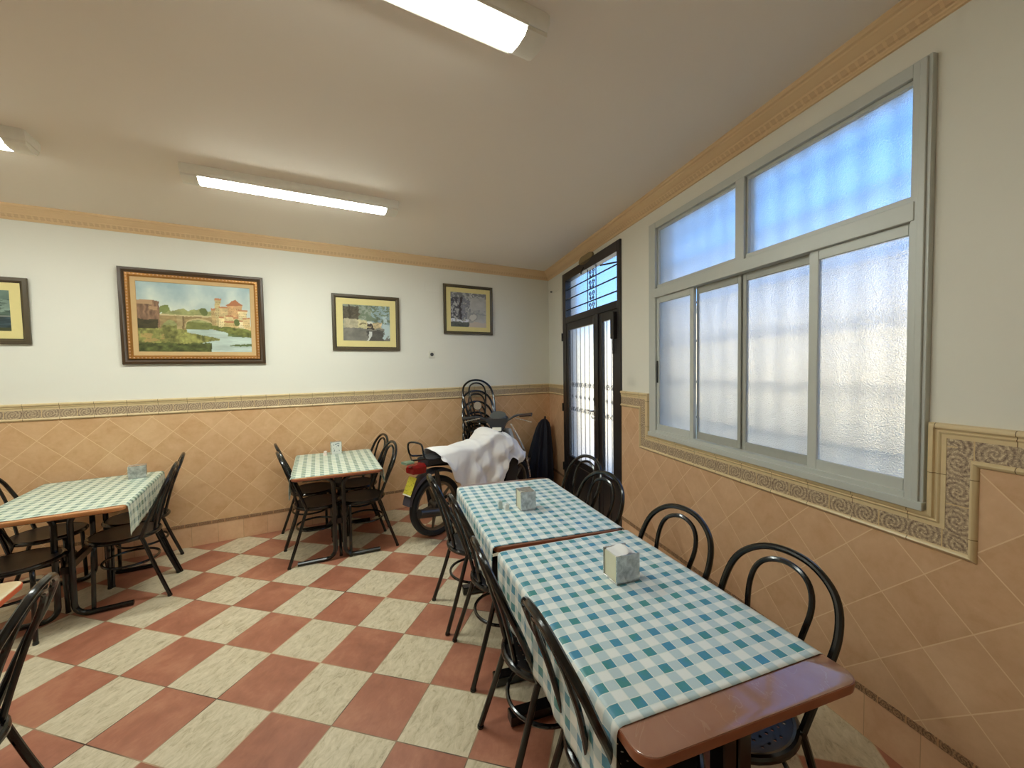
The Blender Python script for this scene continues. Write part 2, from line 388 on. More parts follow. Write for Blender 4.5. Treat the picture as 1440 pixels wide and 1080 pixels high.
# ------------------------------------------------------------------ setting
XL, YF = -6.6, -7.0      # left wall, front wall (behind camera)
TEND = 7.35
RT = RW(TEND, 0, 0)
m = MB()
fl = [(XL-0.2, 0.2), (0.3, 0.2), (RW(TEND, .3, 0).x, RW(TEND, .3, 0).y), (XL-0.2, YF-0.2)]
m.prism(fl, -0.12, 0.0); o = m.build('floor', FLOORM, smooth=False); tag(o, 'checkered terracotta and cream tiled floor laid diagonally', 'floor', kind='structure')
# UV of the floor = world xy already stored by prism
m = MB(); m.prism(fl, CEIL, CEIL+0.12); tag(m.build('ceiling', CEILM, smooth=False), 'plain beige painted ceiling', 'ceiling', kind='structure')
m = MB(); m.box((XL, 0, 0), (0.35, 0.2, CEIL)); tag(m.build('wall_back', PLASTER, smooth=False), 'white upper wall behind the hung pictures', 'wall', kind='structure')
m = MB(); m.box((XL-0.2, YF, 0), (XL, 0.2, CEIL)); tag(m.build('wall_left', PLASTER, smooth=False), 'white left wall of the dining room', 'wall', kind='structure')
m = MB(); m.box((XL-0.2, YF-0.2, 0), (RT.x+0.3, YF, CEIL)); tag(m.build('wall_front', PLASTER, smooth=False), 'white wall behind the viewer', 'wall', kind='structure')
D0, D1, DZ = 0.595, 2.06, 2.755
W0, W1, WZ0, WZ1 = 2.545, 4.335, 1.052, 2.705
m = MB()
for a, b, z0, z1 in ((0, D0, 0, CEIL), (D0, D1, DZ, CEIL), (D1, W0, 0, CEIL), (W0, W1, 0, WZ0), (W0, W1, WZ1, CEIL), (W1, TEND+0.1, 0, CEIL)):
    m.box((a, 0, z0), (b, 0.2, z1), RW)
tag(m.build('wall_right', PLASTER, smooth=False), 'white outer wall holding the window and the door', 'wall', kind='structure')

def BWf(x, n, z): return (x, n, z)      # back wall: n>0 outwards
def RWf(t, n, z): return RW(t, n, z)
# tiled dado slabs (8 mm)
m = MB(); m.box((XL, -0.008, 0.216), (0.0, 0.0, 1.241), BWf)
tag(m.build('trim_1', WALLT_B, smooth=False), 'diamond laid terracotta wall tiles on the back wall', 'wall tiles', kind='structure')
m = MB()
for a, b, z1 in ((0.0, D0, 1.241), (D1, 2.37, 1.241), (2.37, 4.47, 0.912), (4.47, TEND, 1.241)): m.box((a, -0.008, 0.216), (b, 0.0, z1), RW)
tag(m.build('trim_2', WALLT_R, smooth=False), 'diamond laid terracotta wall tiles on the window wall', 'wall tiles', kind='structure')
def skirt(name, a, b, fn, lab):
    m = MB(); m.box((a[0], -0.010, 0), (a[1], 0, 0.188), fn)
    for q in b: m.box((q[0], -0.010, 0), (q[1], 0, 0.188), fn)
    o = m.build(name, SKIRTT, smooth=False); tag(o, lab, 'baseboard', kind='structure')
    m = MB()
    for q in [a]+b: m.box((q[0], -0.013, 0.188), (q[1], 0, 0.216), fn)
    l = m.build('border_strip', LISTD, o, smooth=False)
    me = l.data
    for lp, d in zip(me.loops, me.uv_layers[0].data):
        d.uv[1] -= 0.202
skirt('baseboard_back', (XL, 0.0), [], BWf, 'square terracotta skirting tiles along the back wall')
skirt('baseboard_right', (0.0, D0), [(D1, TEND)], RWf, 'square terracotta skirting tiles along the window wall')

def sweep_band(path, prof, fn, name, mat, parent=None):
    # path in (u,z) plane; profile list of (d,h): d to the right of travel, h into the room; mitred corners, uv along each run
    P = [Vector((a, b)) for a, b in path]; n = len(P); m = MB(); L = 0; D = [(P[i+1]-P[i]).normalized() for i in range(n-1)]; ends = []
    def miter(i):
        d1 = D[max(i-1, 0)]; d2 = D[min(i, n-2)]; n1 = Vector((d1.y, -d1.x)); n2 = Vector((d2.y, -d2.x)); mm = n1+n2
        return mm/(mm.dot(n1))
    for k in range(n-1):
        rows = []
        for i in (k, k+1):
            mm = miter(i); row = []
            for d, h in prof:
                q = P[i]+mm*d; row.append(m.addv(fn(q.x, -h, q.y), (L+(q-P[k]).dot(D[k]), d)))
            rows.append(row)
        A, B = rows
        for j in range(len(prof)-1): m.face(A[j], A[j+1], B[j+1], B[j])
        if k == 0: m.face(*A)
        if k == n-2: m.face(*B[::-1])
        L += (P[k+1]-P[k]).length
    return m.build(name, mat, parent, smooth=True, sharp=0.7)
PA = [(0, 0), (0, .016), (.004, .022), (.012, .024), (.018, .022), (.021, .014), (.026, .013), (.030, .017), (.034, .016), (.037, .012), (.052, .012), (.052, 0)]
PB = [(.052, 0), (.052, .0105), (.1165, .0105), (.1165, 0)]
PC = [(.1165, 0), (.1165, .012), (.120, .018), (.127, .021), (.134, .018), (.139, .010), (.139, 0)]
def band(name, path, fn, lab):
    r = sweep_band(path, PA, fn, name, MOULD); tag(r, lab, 'wall border', kind='structure')
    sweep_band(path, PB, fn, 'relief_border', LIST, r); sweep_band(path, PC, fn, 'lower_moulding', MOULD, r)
ZT = 1.379
band('trim_3', [(XL, ZT), (0.0, ZT)], BWf, 'relief border with cream mouldings topping the back wall tiles')
band('trim_4', [(0.0, ZT), (D0, ZT)], RWf, 'short relief border left of the black door')
band('trim_5', [(D1, ZT), (2.508, ZT), (2.508, 1.050), (4.354, 1.050), (4.354, ZT), (TEND, ZT)], RWf, 'relief border stepping down under the window')
# crown moulding
PR = [(0, 0), (.012, 0), (.014, .006), (.020, .010), (.022, .016), (.030, .020), (.036, .030), (.044, .036), (.047, .044), (.056, .048), (.066, .060), (.080, .070), (.083, .078), (.094, .082), (.1, .09), (.1, .1), (0, .1)]
def crown(name, a, b, fn, lab):
    m = MB(); rows = []
    for u in (a, b): 
        d = 0; row = []
        for i, (o_, z_) in enumerate(PR):
            if i: d += math.hypot(o_-PR[i-1][0], z_-PR[i-1][1])
            row.append(m.addv(fn(u, -o_, CEIL-0.1+z_), (u, d)))
        rows.append(row)
    A, B = rows
    for k in range(len(PR)-1): m.face(A[k], A[k+1], B[k+1], B[k])
    tag(m.build(name, CROWN, sharp=0.5), lab, 'cornice', kind='structure')
crown('trim_6', XL, 0.05, BWf, 'peach plaster cornice along the back wall')
crown('trim_7', -0.03, TEND, RWf, 'peach plaster cornice above the window')
crown('trim_8', YF, 0.0, lambda u, n, z: (XL-n, u, z), 'peach plaster cornice along the left wall')

# ---- window
def rbox(m, t0, t1, z0, z1, n0, n1, bev=0.002): m.box((t0, n0, z0), (t1, n1, z1), RW, bev)
win = empty('window_1'); tag(win, 'wide grey aluminium sliding window with frosted panes and transoms', 'window', kind='structure')
m = MB()
rbox(m, W0-.012, 2.618, WZ0, WZ1, -.022, .07); rbox(m, 4.286, W1+.012, WZ0, WZ1, -.022, .07)
rbox(m, 2.618, 4.286, 2.657, WZ1, -.020, .07); rbox(m, 2.618, 4.286, WZ0, 1.10, -.020, .07); rbox(m, 2.6, 4.3, 2.128, 2.198, -.026, .07)
rbox(m, 3.421, 3.485, 2.19, 2.66, -.018, .07)
rbox(m, 4.312, 4.335, 1.06, 2.70, -.030, 0); rbox(m, 2.53, 4.35, 1.046, 1.078, -.034, 0)
for (a, b) in ((2.618, 3.421), (3.485, 4.286)):
    rbox(m, a, b, 2.198, 2.226, -.004, .03); rbox(m, a, b, 2.640, 2.657, .0, .03); rbox(m, a, a+.012, 2.2, 2.65, 0, .03); rbox(m, b-.012, b, 2.2, 2.65, 0, .03)
fr = m.build('window_frame', ALU, win)
for (a, b) in ((2.625, 3.415), (3.49, 4.282)):
    m = MB(); rbox(m, a, b, 2.21, 2.652, .018, .023, 0); m.build('transom_pane', FROSTU, win)
# sashes on two tracks
for i, (g0, g1, s0, s1, tr) in enumerate(((2.645, 3.007, 2.612, 3.045, 0), (3.05, 3.402, 3.040, 3.445, 1), (3.466, 3.866, 3.425, 3.880, 1), (3.918, 4.273, 3.872, 4.312, 0))):
    n0, n1 = (-.006, .018) if tr == 0 else (.022, .044)
    m = MB(); rbox(m, s0, g0, 1.095, 2.128, n0, n1); rbox(m, g1, s1, 1.095, 2.128, n0, n1); rbox(m, g0, g1, 2.083, 2.128, n0, n1); rbox(m, g0, g1, 1.095, 1.147, n0, n1)
    sa = m.build('sliding_sash', ALU if tr == 0 else ALUD, win)
    m = MB(); rbox(m, g0-.004, g1+.004, 1.14, 2.09, (n0+n1)/2-.002, (n0+n1)/2+.002, 0); m.build('pane', FROST, sa)
    if i in (0, 3):
        hx = 4.292 if i == 3 else 2.628
        m = MB(); rbox(m, hx-.009, hx+.009, 1.47, 1.64, n0-.004, n0+.004, .001); tag(m.build('pull_recess', RUBBER, sa), 'black recessed pull')
# outside grille of the window
IRON = plain('painted_iron', px(90, 84, 78), 0.6)
gr = empty('window_grille', RW(3.44, .16, 1.0)); tag(gr, 'iron bar grille fixed outside behind the frosted window', 'window grille')
off = gr.location
def gbar(p, q, r): 
    m = MB(); m.tube([p-off, q-off], r, 6, square=False); m.build('bar', IRON, gr)
for k in range(13): t_ = 2.62+k*0.1375; gbar(RW(t_, .16, 1.06), RW(t_, .16, 2.70), .011)
for z_ in (1.22, 1.48, 1.78, 2.06, 2.36, 2.58): gbar(RW(2.55, .165, z_), RW(4.33, .165, z_), .008)

# ---- door
door = empty('door_1'); tag(door, 'black iron double door with frosted glass and a barred transom', 'door', kind='structure')
m = MB()
rbox(m, D0, .70, 0, DZ, -.020, .06); rbox(m, 2.004, D1, 0, DZ, -.020, .06); rbox(m, .70, 2.004, 2.657, DZ, -.020, .06); rbox(m, .70, 2.004, 2.14, 2.212, -.020, .06)
m.build('door_frame', BLACK2, door)
m = MB(); rbox(m, .695, 2.01, 2.205, 2.662, .034, .038, 0); m.build('transom_pane', DOORG, door)
m = MB()
for z_ in (2.548, 2.432, 2.303): m.tube([RW(.69, .0, z_), RW(2.01, .0, z_)], .008, 6)
for t_ in (1.29, 1.50): m.tube([RW(t_, .012, 2.205), RW(t_, .012, 2.662)], .005, 6)
def scroll(m, c, s, flip, n_=.012, r=.0045, rot=0):
    pts = []
    for k in range(22):
        a = k/21*2.6*PI; rad = s*(1-0.72*k/21); x = rad*math.cos(a)*flip; y = rad*math.sin(a)
        x, y = x*math.cos(rot)-y*math.sin(rot), x*math.sin(rot)+y*math.cos(rot)
        pts.append(RW(c[0]+x, n_, c[1]+y))
    m.tube(pts, r, 5)
for z_ in (2.60, 2.49, 2.37, 2.25):
    for fl_ in (1, -1): scroll(m, (1.395-fl_*.04, z_+.012), .030, -fl_); scroll(m, (1.395-fl_*.035, z_-.028), .022, -fl_, rot=PI)
m.build('transom_grille', BLACK2, door)
for i, (a, b, g0, g1) in enumerate(((.70, 1.572, .756, 1.472), (1.576, 2.004, 1.667, 1.898))):
    m = MB(); n0, n1 = -.012, .03
    rbox(m, a, g0, .02, 2.14, n0, n1, .004); rbox(m, g1, b, .02, 2.14, n0, n1, .004); rbox(m, g0, g1, 2.053, 2.14, n0, n1, .004); rbox(m, g0, g1, .02, .52, n0+.006, n1)
    rbox(m, g0+.05, g1-.05, .09, .44, n0-.004, n0+.01, .004); rbox(m, g0-.012, g1+.012, .505, .522, n0-.01, n0+.01, .003)
    if i == 0: rbox(m, 1.535, 1.60, .02, 2.14, -.026, -.012, .004)
    lf = m.build('door_leaf', BLACK2, door)
    m = MB(); rbox(m, g0-.004, g1+.004, .516, 2.058, .004, .008, 0); m.build('pane', DOORG, lf)
    m = MB(); nb = 6 if i == 0 else 2
    xs = [g0+(g1-g0)*(k+.6)/nb for k in range(nb)] if i == 0 else [g0+.06, g0+.16]
    for t_ in xs: m.tube([RW(t_, .019, .52), RW(t_, .019, 2.055)], .0045, 6)
    for k, t_ in enumerate(xs):
        for zc in (1.34, 1.16):
            for fl_ in (1, -1): scroll(m, (t_+fl_*.035, zc+(.05 if zc > 1.25 else -.05)), .034, fl_, .0, .0028, 0 if zc > 1.25 else PI)
        scroll(m, (t_+.03, 1.25), .026, -1, .0, .0028)
    m.build('leaf_grille', IRON, lf)
m = MB(); m.tube([RW(1.53, -.01, 1.14), RW(1.53, -.065, 1.14), RW(1.44, -.068, 1.145)], .009, 8); rbox(m, 1.512, 1.55, 1.03, 1.19, -.020, -.010, .002); m.tube([RW(1.53, -.03, 1.07), RW(1.49, -.032, 1.06), RW(1.47, -.04, 1.08)], .006, 6)
m.build('door_handle', CHROME, door)
m = MB(); rbox(m, 1.925, 1.985, 1.86, 2.11, -.05, -.012, .004); m.tube([RW(1.95, -.03, 1.86), RW(1.95, -.03, 1.72)], .01, 6); m.build('door_closer', BLACK2, door)
m = MB(); m.tube([RW(2.0, -.02, 2.56), RW(1.75, -.06, 2.59)], .008, 6); m.tube([RW(1.26, -.02, 2.69), RW(1.26, -.05, 2.64), RW(1.28, -.06, 2.62)], .009, 6); m.build('closer_arm', BLACK2, door)
m = MB()
for z_ in (.35, 1.1, 1.98): m.tube([RW(.592, -.026, z_-.05), RW(.592, -.026, z_+.05)], .011, 8)
m.build('hinge', BLACK2, door)

# ---- outside
m = MB(); m.box((-14, .2, -0.5), (16, 12, -0.14), RW); tag(m.build('street_ground', plain('street_paving', px(196, 188, 172), .8)), 'pale street paving outside the window', 'street', kind='structure')
CREAMF = m_plaster('cream_facade_paint', px(236, 220, 184), .06, .3)
hs = empty('neighbour_house', RW(3, 2.9, -.15)); tag(hs, 'low cream house wall across the alley seen through frosted glass', 'house')
hm = MB(); hb = hs.location
hm.box((-14, 2.9, -0.14), (16, 5.0, 2.55), lambda x, y, z: RW(x, y, z)-hb); hm.build('facade', CREAMF, hs)
hm = MB(); hm.box((-14, 2.84, 2.55), (16, 5.0, 2.62), lambda x, y, z: RW(x, y, z)-hb); hm.build('coping', plain('coping_stone', px(200, 190, 170), .8), hs)
# own roof parapet that shades the alley
m = MB(); m.box((-1, 0.0, CEIL+.12), (TEND+.5, .2, 3.35), RW); tag(m.build('wall_parapet', PLASTER), 'roof parapet above the window wall', 'wall', kind='structure')

# ------------------------------------------------------------------ ceiling lamps
def m_emit(name, col, st):
    t = NT(name); e = t.node('Emission'); e.inputs[0].default_value = c4(col); e.inputs[1].default_value = st; t.link(e.outputs[0], t.out.inputs[0]); return t.m
DIFF = m_emit('lit_tube_diffuser', LAMP_COLOR, LAMP_STRENGTH)
def make_lamp():
    r = empty('fluorescent_lamp')
    m = MB(); h = 0.055
    prof = [(-.088, 0), (-.088, -.03), (-.078, -.05), (-.072, -h), (.072, -h), (.078, -.05), (.088, -.03), (.088, 0)]
    A = [[(x, y, z) for y, z in prof] for x in (-.675, -.660, .660, .675)]
    A[0] = [(x, y*.94, z*.9) for x, y, z in A[0]]; A[-1] = [(x, y*.94, z*.9) for x, y, z in A[-1]]
    m.slab(A); m.build('housing', FIXB, r)
    m = MB(); prof = [(-.066, -.052), (-.064, -.066), (-.045, -.078), (0, -.083), (.045, -.078), (.064, -.066), (.066, -.052)]
    m.slab([[(x, y, z) for y, z in prof] for x in (-.585, .585)]); m.build('diffuser', DIFF, r)
    for sx in (-1, 1): m = MB(); m.slab([[(sx*x, y*1.04, z*1.02) for y, z in prof] for x in (.585, .672)]); m.build('end_cap', FIXB, r)
    for yy in (-.07, .07):
        m = MB(); m.box((-.585, yy-.006, -.064), (.585, yy+.006, -.052)); m.build('diffuser_rail', FIXB, r)
    return r
lamp = make_lamp(); LP = [(-3.13, -1.385, -1.6, 'lit fluorescent batten on the ceiling in front of the back wall, fully in view'),
      (-3.07, -3.335, 0, 'lit fluorescent batten cut by the top edge of the photo'),
      (-5.115, -1.39, -1.6, 'fluorescent batten whose rounded end shows at the left edge')]
LK = (1.65, 0.62, 1.15)      # tuned to each area's brightness: strongest by the back wall, weakest over the row
for i, (x, y, rz, lab) in enumerate(LP):
    o = lamp if i == 0 else copy_tree(lamp)
    o.location = (x, y, CEIL); o.rotation_euler = (0, 0, math.radians(rz)); tag(o, lab, 'ceiling lamp', 'fluorescent battens on the ceiling')
    dsl = [c for c in COL.objects if c.parent == o and c.name.startswith('diffuser') and 'rail' not in c.name][0].material_slots[0]; dsl.link = 'OBJECT'; dsl.material = m_emit('lit_tube_diffuser', LAMP_COLOR, LAMP_STRENGTH*LK[i])

# ------------------------------------------------------------------ chairs
def make_chair(name, seatmat):
    r = empty(name)
    m = MB(); m.lathe([(.0005, .448), (.12, .446), (.165, .449), (.184, .456), (.184, .460), (.165, .4545), (.12, .4515), (.0005, .4535)], 40, cap=False) if seatmat is PERF else m.lathe([(.0005, .440), (.16, .440), (.184, .448), (.184, .462), (.165, .459), (.12, .455), (.0005, .456)], 40, cap=False)
    m.build('seat', seatmat, r)
    m = MB(); m.tube([(.192*math.cos(2*PI*k/40), .192*math.sin(2*PI*k/40), .449) for k in range(40)], .0145, 10, closed=True); m.build('seat_rim', BLACK, r)
    hoop = [(-.168, -.115, .44), (-.182, -.145, .53), (-.199, -.195, .66), (-.203, -.232, .74), (-.188, -.263, .815), (-.150, -.286, .868), (-.082, -.301, .908), (0, -.306, .920)]
    hoop = hoop+[(-x, y, z) for x, y, z in hoop[:-1][::-1]]
    m = MB(); m.tube(smooth_path(hoop, 4), .0125, 10); m.build('back_hoop', BLACK, r)
    inn = [(-.062, -.172, .455), (-.078, -.195, .56), (-.100, -.228, .69), (-.110, -.255, .77), (-.098, -.274, .83), (-.062, -.287, .868), (0, -.292, .884)]
    inn = inn+[(-x, y, z) for x, y, z in inn[:-1][::-1]]
    m = MB(); m.tube(smooth_path(inn, 4), .0100, 8); m.build('inner_hoop', BLACK, r)
    for sx in (-1, 1):
        m = MB(); m.tube(smooth_path([(sx*.168, -.113, .462), (sx*.172, -.135, .40), (sx*.184, -.19, .22), (sx*.2, -.262, 0.008)], 4), [.0125]*13, 10)
        m.tube([(sx*.2, -.262, 0), (sx*.1995, -.26, .012)], .0145, 10); m.build('leg', BLACK, r)
    for sx in (-1, 1):
        m = MB(); m.tube(smooth_path([(sx*.135, .118, .448), (sx*.158, .130, .40), (sx*.168, .133, .25), (sx*.18, .136, 0.008)], 4), [.0125]*13, 10)
        m.tube([(sx*.18, .136, 0), (sx*.1795, .136, .012)], .0145, 10); m.build('leg', BLACK, r)
    m = MB(); N = 36; m.tube([(.168*math.cos(2*PI*k/N), -.028+.155*math.sin(2*PI*k/N), .262) for k in range(N)], .0085, 8, closed=True); m.build('ring_stretcher', BLACK, r)
    return r
ca = make_chair('bentwood_style_chair', PERF); cb = make_chair('round_seat_chair', SEATW)
used = {'a': False, 'b': False}
def chair(kind, x, y, rot, lab, grp, z=0.0):
    src = ca if kind == 'a' else cb
    o = src if not used[kind] else copy_tree(src); used[kind] = True
    o.location = (x, y, z); o.rotation_euler = (0, 0, math.radians(rot)); tag(o, lab, 'chair', grp); return o
G1 = 'black hoop back chairs at the long table row'
chair('a', -2.195, -2.252, -97.6, 'black hoop back chair nearest the motorbike on the aisle side of the long row', G1)
chair('a', -2.238, -2.73, -99, 'second black hoop back chair on the aisle side, counted from the motorbike', G1)
chair('a', -2.375, -3.345, -103, 'third aisle side black chair from the motorbike, beside the nearer table', G1)
chair('a', -2.42, -3.83, -101, 'aisle side black chair closest to the viewer, its dotted seat under the hanging cloth', G1)
chair('a', -2.035, -3.895, 83, 'wall side black chair closest to the viewer, hoop by the bare table end', G1)
chair('a', -1.967, -3.41, 84, 'wall side black chair below the window, beyond the nearest hoop', G1)
chair('a', -1.82, -2.75, 88, 'wall side black chair in front of the door, right one of the overlapping pair', G1)
chair('a', -1.59, -2.31, 87, 'wall side black chair in front of the door, left one of the overlapping pair', G1)
G2 = 'dark round seat chairs at the small tables'
chair('b', -3.035, -.767, -87, 'dark chair at the middle table, left side, nearer the viewer', G2)
chair('b', -3.05, -.30, -87, 'dark chair at the middle table, left side, against the tiles', G2)
chair('b', -2.69, -.81, 93, 'dark chair at the middle table, right side, nearer the viewer', G2)
chair('b', -2.66, -.33, 96, 'dark chair at the middle table, right side, against the tiles', G2)
chair('b', -4.31, -.772, 92.5, 'dark chair at the left table, right side, nearer the viewer', G2)
chair('b', -4.33, -.385, 98, 'dark chair at the left table, right side, against the tiles', G2)
chair('b', -4.74, -1.03, -94, 'dark chair at the left table, left side, with the back outside the photo', G2)
chair('b', -4.80, -.47, -88, 'dark chair at the left table, left side, hoop showing above the table corner', G2)
chair('b', -4.315, -2.79, 92, 'foreground dark chair at the lower left corner, seen side on', G2)
chair('b', -4.80, -2.03, 175, 'dark chair whose curved rail just enters the left edge beside the red edged table', G2)
G3 = 'black chairs stacked against the back wall'
SL = ['lowest chair of the black stack behind the motorbike', 'second chair from the bottom of the stack behind the motorbike', 'middle chair of the black stack behind the motorbike',
      'second chair from the top of the stack behind the motorbike', 'topmost chair of the black stack, its hoop reaching the relief border']
for k in range(5): chair('b', -1.175+.004*math.sin(k*2.1), -.355, 180+1.2*math.sin(k*3), SL[k], G3, z=k*.135)

# ------------------------------------------------------------------ tables
def rrect(hx, hy, r, n=6):
    out = []
    for cx, cy, a0 in ((hx-r, hy-r, 0), (-hx+r, hy-r, PI/2), (-hx+r, -hy+r, PI), (hx-r, -hy+r, 1.5*PI)):
        for k in range(n+1): a = a0+PI/2*k/n; out.append((cx+r*math.cos(a), cy+r*math.sin(a)))
    return out
def make_table(name, hx, hy, ztop, th, top, edge, kind, yoff, foot, lab):
    r = empty(name); rad = .05 if kind != 'e' else .04
    m = MB(); z1 = ztop
    m.slab([[(x, y, z) for x, y in rrect(hx-i, hy-i, rad)] for z, i in ((z1-th, .012), (z1-th+.006, .002), (z1-.008, 0), (z1-.003, .0015))])
    m.build('table_edge', edge, r)
    m = MB(); m.slab([[(x, y, z) for x, y in rrect(hx-i, hy-i, rad)] for z, i in ((z1-.004, .0022), (z1-.001, .003), (z1, .005))]); m.build('tabletop', top, r)
    zt = ztop-th-.014
    for sy in (-1, 1):
        for sx in (-1, 1):
            R = .075
            if kind == 'tube':
                pts = [(sx*foot, sy*yoff, .018)]+[(sx*(.038+R-R*math.sin(a)), sy*yoff, .018+R-R*math.cos(a)) for a in [k*PI/2/6 for k in range(7)]]
                pts += [(sx*(.038+R-R*math.cos(a)), sy*yoff, zt-R+R*math.sin(a)) for a in [k*PI/2/6 for k in range(7)]]+[(sx*.27, sy*yoff, zt)]
                m = MB(); m.tube(pts, .0175, 10)
            else:
                m = MB(); m.box((sx*.004, sy*yoff-.025, .03), (sx*.047, sy*yoff+.025, zt), None, .003); m.box((sx*.004, sy*yoff-.03, .004), (sx*foot, sy*yoff+.03, .052), None, .004); m.box((sx*.004, sy*yoff-.025, zt-.03), (sx*.27, sy*yoff+.025, zt+.012), None, .003)
            m.build('leg', BLACK, r)
    m = MB(); m.box((-.02, -yoff, .30), (.02, yoff, .35), None, .002); m.box((-.03, -yoff, zt-.06), (.03, yoff, zt+.012), None, .002); m.build('beam', BLACK, r)
    return r
def cloth(name, hx0, hx1, hy0, hy1, zt, drops, rot, loc, lab, grp, gap=.0015, skew=0.0, seed=0, tabhx=.35, mat=None):
    """sheet over a table: x from hx0 to hx1 on top, hanging by drops[side] beyond; local frame = table frame"""
    rnd = random.Random(seed); L, R = drops['l'], drops['r']; br = .014
    nu, nv = 72, 60
    tot = L[2] if len(L) > 2 else 0
    def prof(s):     # s: signed distance across from the centre, returns (x, z, hang)
        if abs(s) <= tabhx-br+.004: return s, 0, 0
        e = abs(s)-(tabhx-br+.004); sg = 1 if s > 0 else -1; q = br*PI/2
        if e < q: a = e/br; return sg*(tabhx-br+.004+br*math.sin(a)), -br*(1-math.cos(a)), e
        return sg*(tabhx+.004), -br-(e-q), e
    m = MB()
    def lim(side, v):
        a, b = (L if side == 'l' else R)[:2]; return a+(b-a)*v
    def fn(u, v):
        sl = (hx0 if L[0] == 0 and L[1] == 0 else -(tabhx+lim('l', v))); sr = (hx1 if R[0] == 0 and R[1] == 0 else (tabhx+lim('r', v)))
        # cluster samples near the bends
        s = sl+(sr-sl)*u; x, z, h = prof(s); y = hy0+(hy1-hy0)*v+skew*s
        wv = .004*math.sin(y*23+seed)+.003*math.sin(y*51+2*seed)
        if h > 0: x += (1 if s > 0 else -1)*(abs(wv)*min(1, h/.1)*1.4+.02*min(h, .25)*.4)
        zz = .0012*(1+math.sin(s*37+seed)*math.sin(y*19+1.3*seed)) if h == 0 else 0
        return (x, y, zt+gap+z+zz)
    def uvf(u, v):
        sl = (hx0 if L[0] == 0 and L[1] == 0 else -(tabhx+lim('l', v))); sr = (hx1 if R[0] == 0 and R[1] == 0 else (tabhx+lim('r', v)))
        return (sl+(sr-sl)*u, hy0+(hy1-hy0)*v)
    m.grid(nu, nv, fn, uvf); o = m.build(name, mat or GING, None, sharp=3.2)
    md = o.modifiers.new('thick', 'SOLIDIFY'); md.thickness = .001; md.offset = 1
    o.location = loc; o.rotation_euler = (0, 0, rot); tag(o, lab, 'tablecloth', grp); return o
ZT_ = .75; GT = 'gingham tablecloths'
ROWR = math.radians(-12.8)
# long row
tA = make_table('dining_table', .352, .545, ZT_, .034, TOPR, EDGEB, 'box', .44, .34, ''); tA.location = (-1.992, -2.552, 0); tA.rotation_euler = (0, 0, ROWR)
tag(tA, 'far table of the long row, brown top showing at the motorbike end', 'table', 'tables of the long row')
tB = copy_tree(tA); tB.location = (-2.218, -3.640, 0); tB.rotation_euler = (0, 0, ROWR+.025); tag(tB, 'near table of the long row with a bare marbled brown end', 'table', 'tables of the long row')
cloth('gingham_tablecloth', -.35, .350, -.535, .49, ZT_, {'l': (.23, .23), 'r': (.012, .012)}, ROWR, (-1.992, -2.552, 0), 'blue and white gingham cloth on the far table of the long row', GT, seed=1, tabhx=.352)
cloth('gingham_tablecloth', -.35, .350, -.445, .530, ZT_, {'l': (.26, .22), 'r': (.012, .012)}, ROWR+.025, (-2.218, -3.640, 0), 'blue and white gingham cloth on the nearest table, hanging over the aisle side', GT, seed=4, tabhx=.352, skew=.02)
# middle table
MR = math.radians(-4.5)
tM = make_table('square_table', .352, .515, ZT_, .028, TOPO, EDGEB, 'tube', .40, .325, ''); tM.location = (-2.868, -.590, 0); tM.rotation_euler = (0, 0, MR); tag(tM, 'small table standing in the middle against the tiled wall', 'table')
cloth('gingham_tablecloth', -.35, .35, -.50, .50, ZT_, {'l': (.17, .10), 'r': (.12, .04)}, MR, (-2.868, -.590, 0), 'pale green gingham cloth on the middle table by the wall', GT, seed=7, tabhx=.352, skew=-.01, mat=GING2)
# left table
LR = math.radians(0.5)
tL = make_table('side_table', .362, .555, ZT_, .030, TOPO, TOPO, 'tube', .32, .33, ''); tL.location = (-4.565, -.655, 0); tL.rotation_euler = (0, 0, LR); tag(tL, 'table at the left with an orange wood edge', 'table')
cloth('gingham_tablecloth', -.36, .36, -.515, .53, ZT_, {'l': (.03, .03), 'r': (.21, .15)}, LR, (-4.565, -.655, 0), 'pale green gingham cloth on the left table, hanging over its right side', GT, seed=9, tabhx=.362, skew=.02, mat=GING2)
# edge table bottom left
tE = make_table('laminate_table', .36, .52, ZT_, .030, TOPE, EDGER, 'tube', .36, .30, ''); tE.location = (-4.615, -2.735, 0); tE.rotation_euler = (0, 0, math.radians(0)); tag(tE, 'bare beige table with a worn red edge, its corner at the left border', 'table')

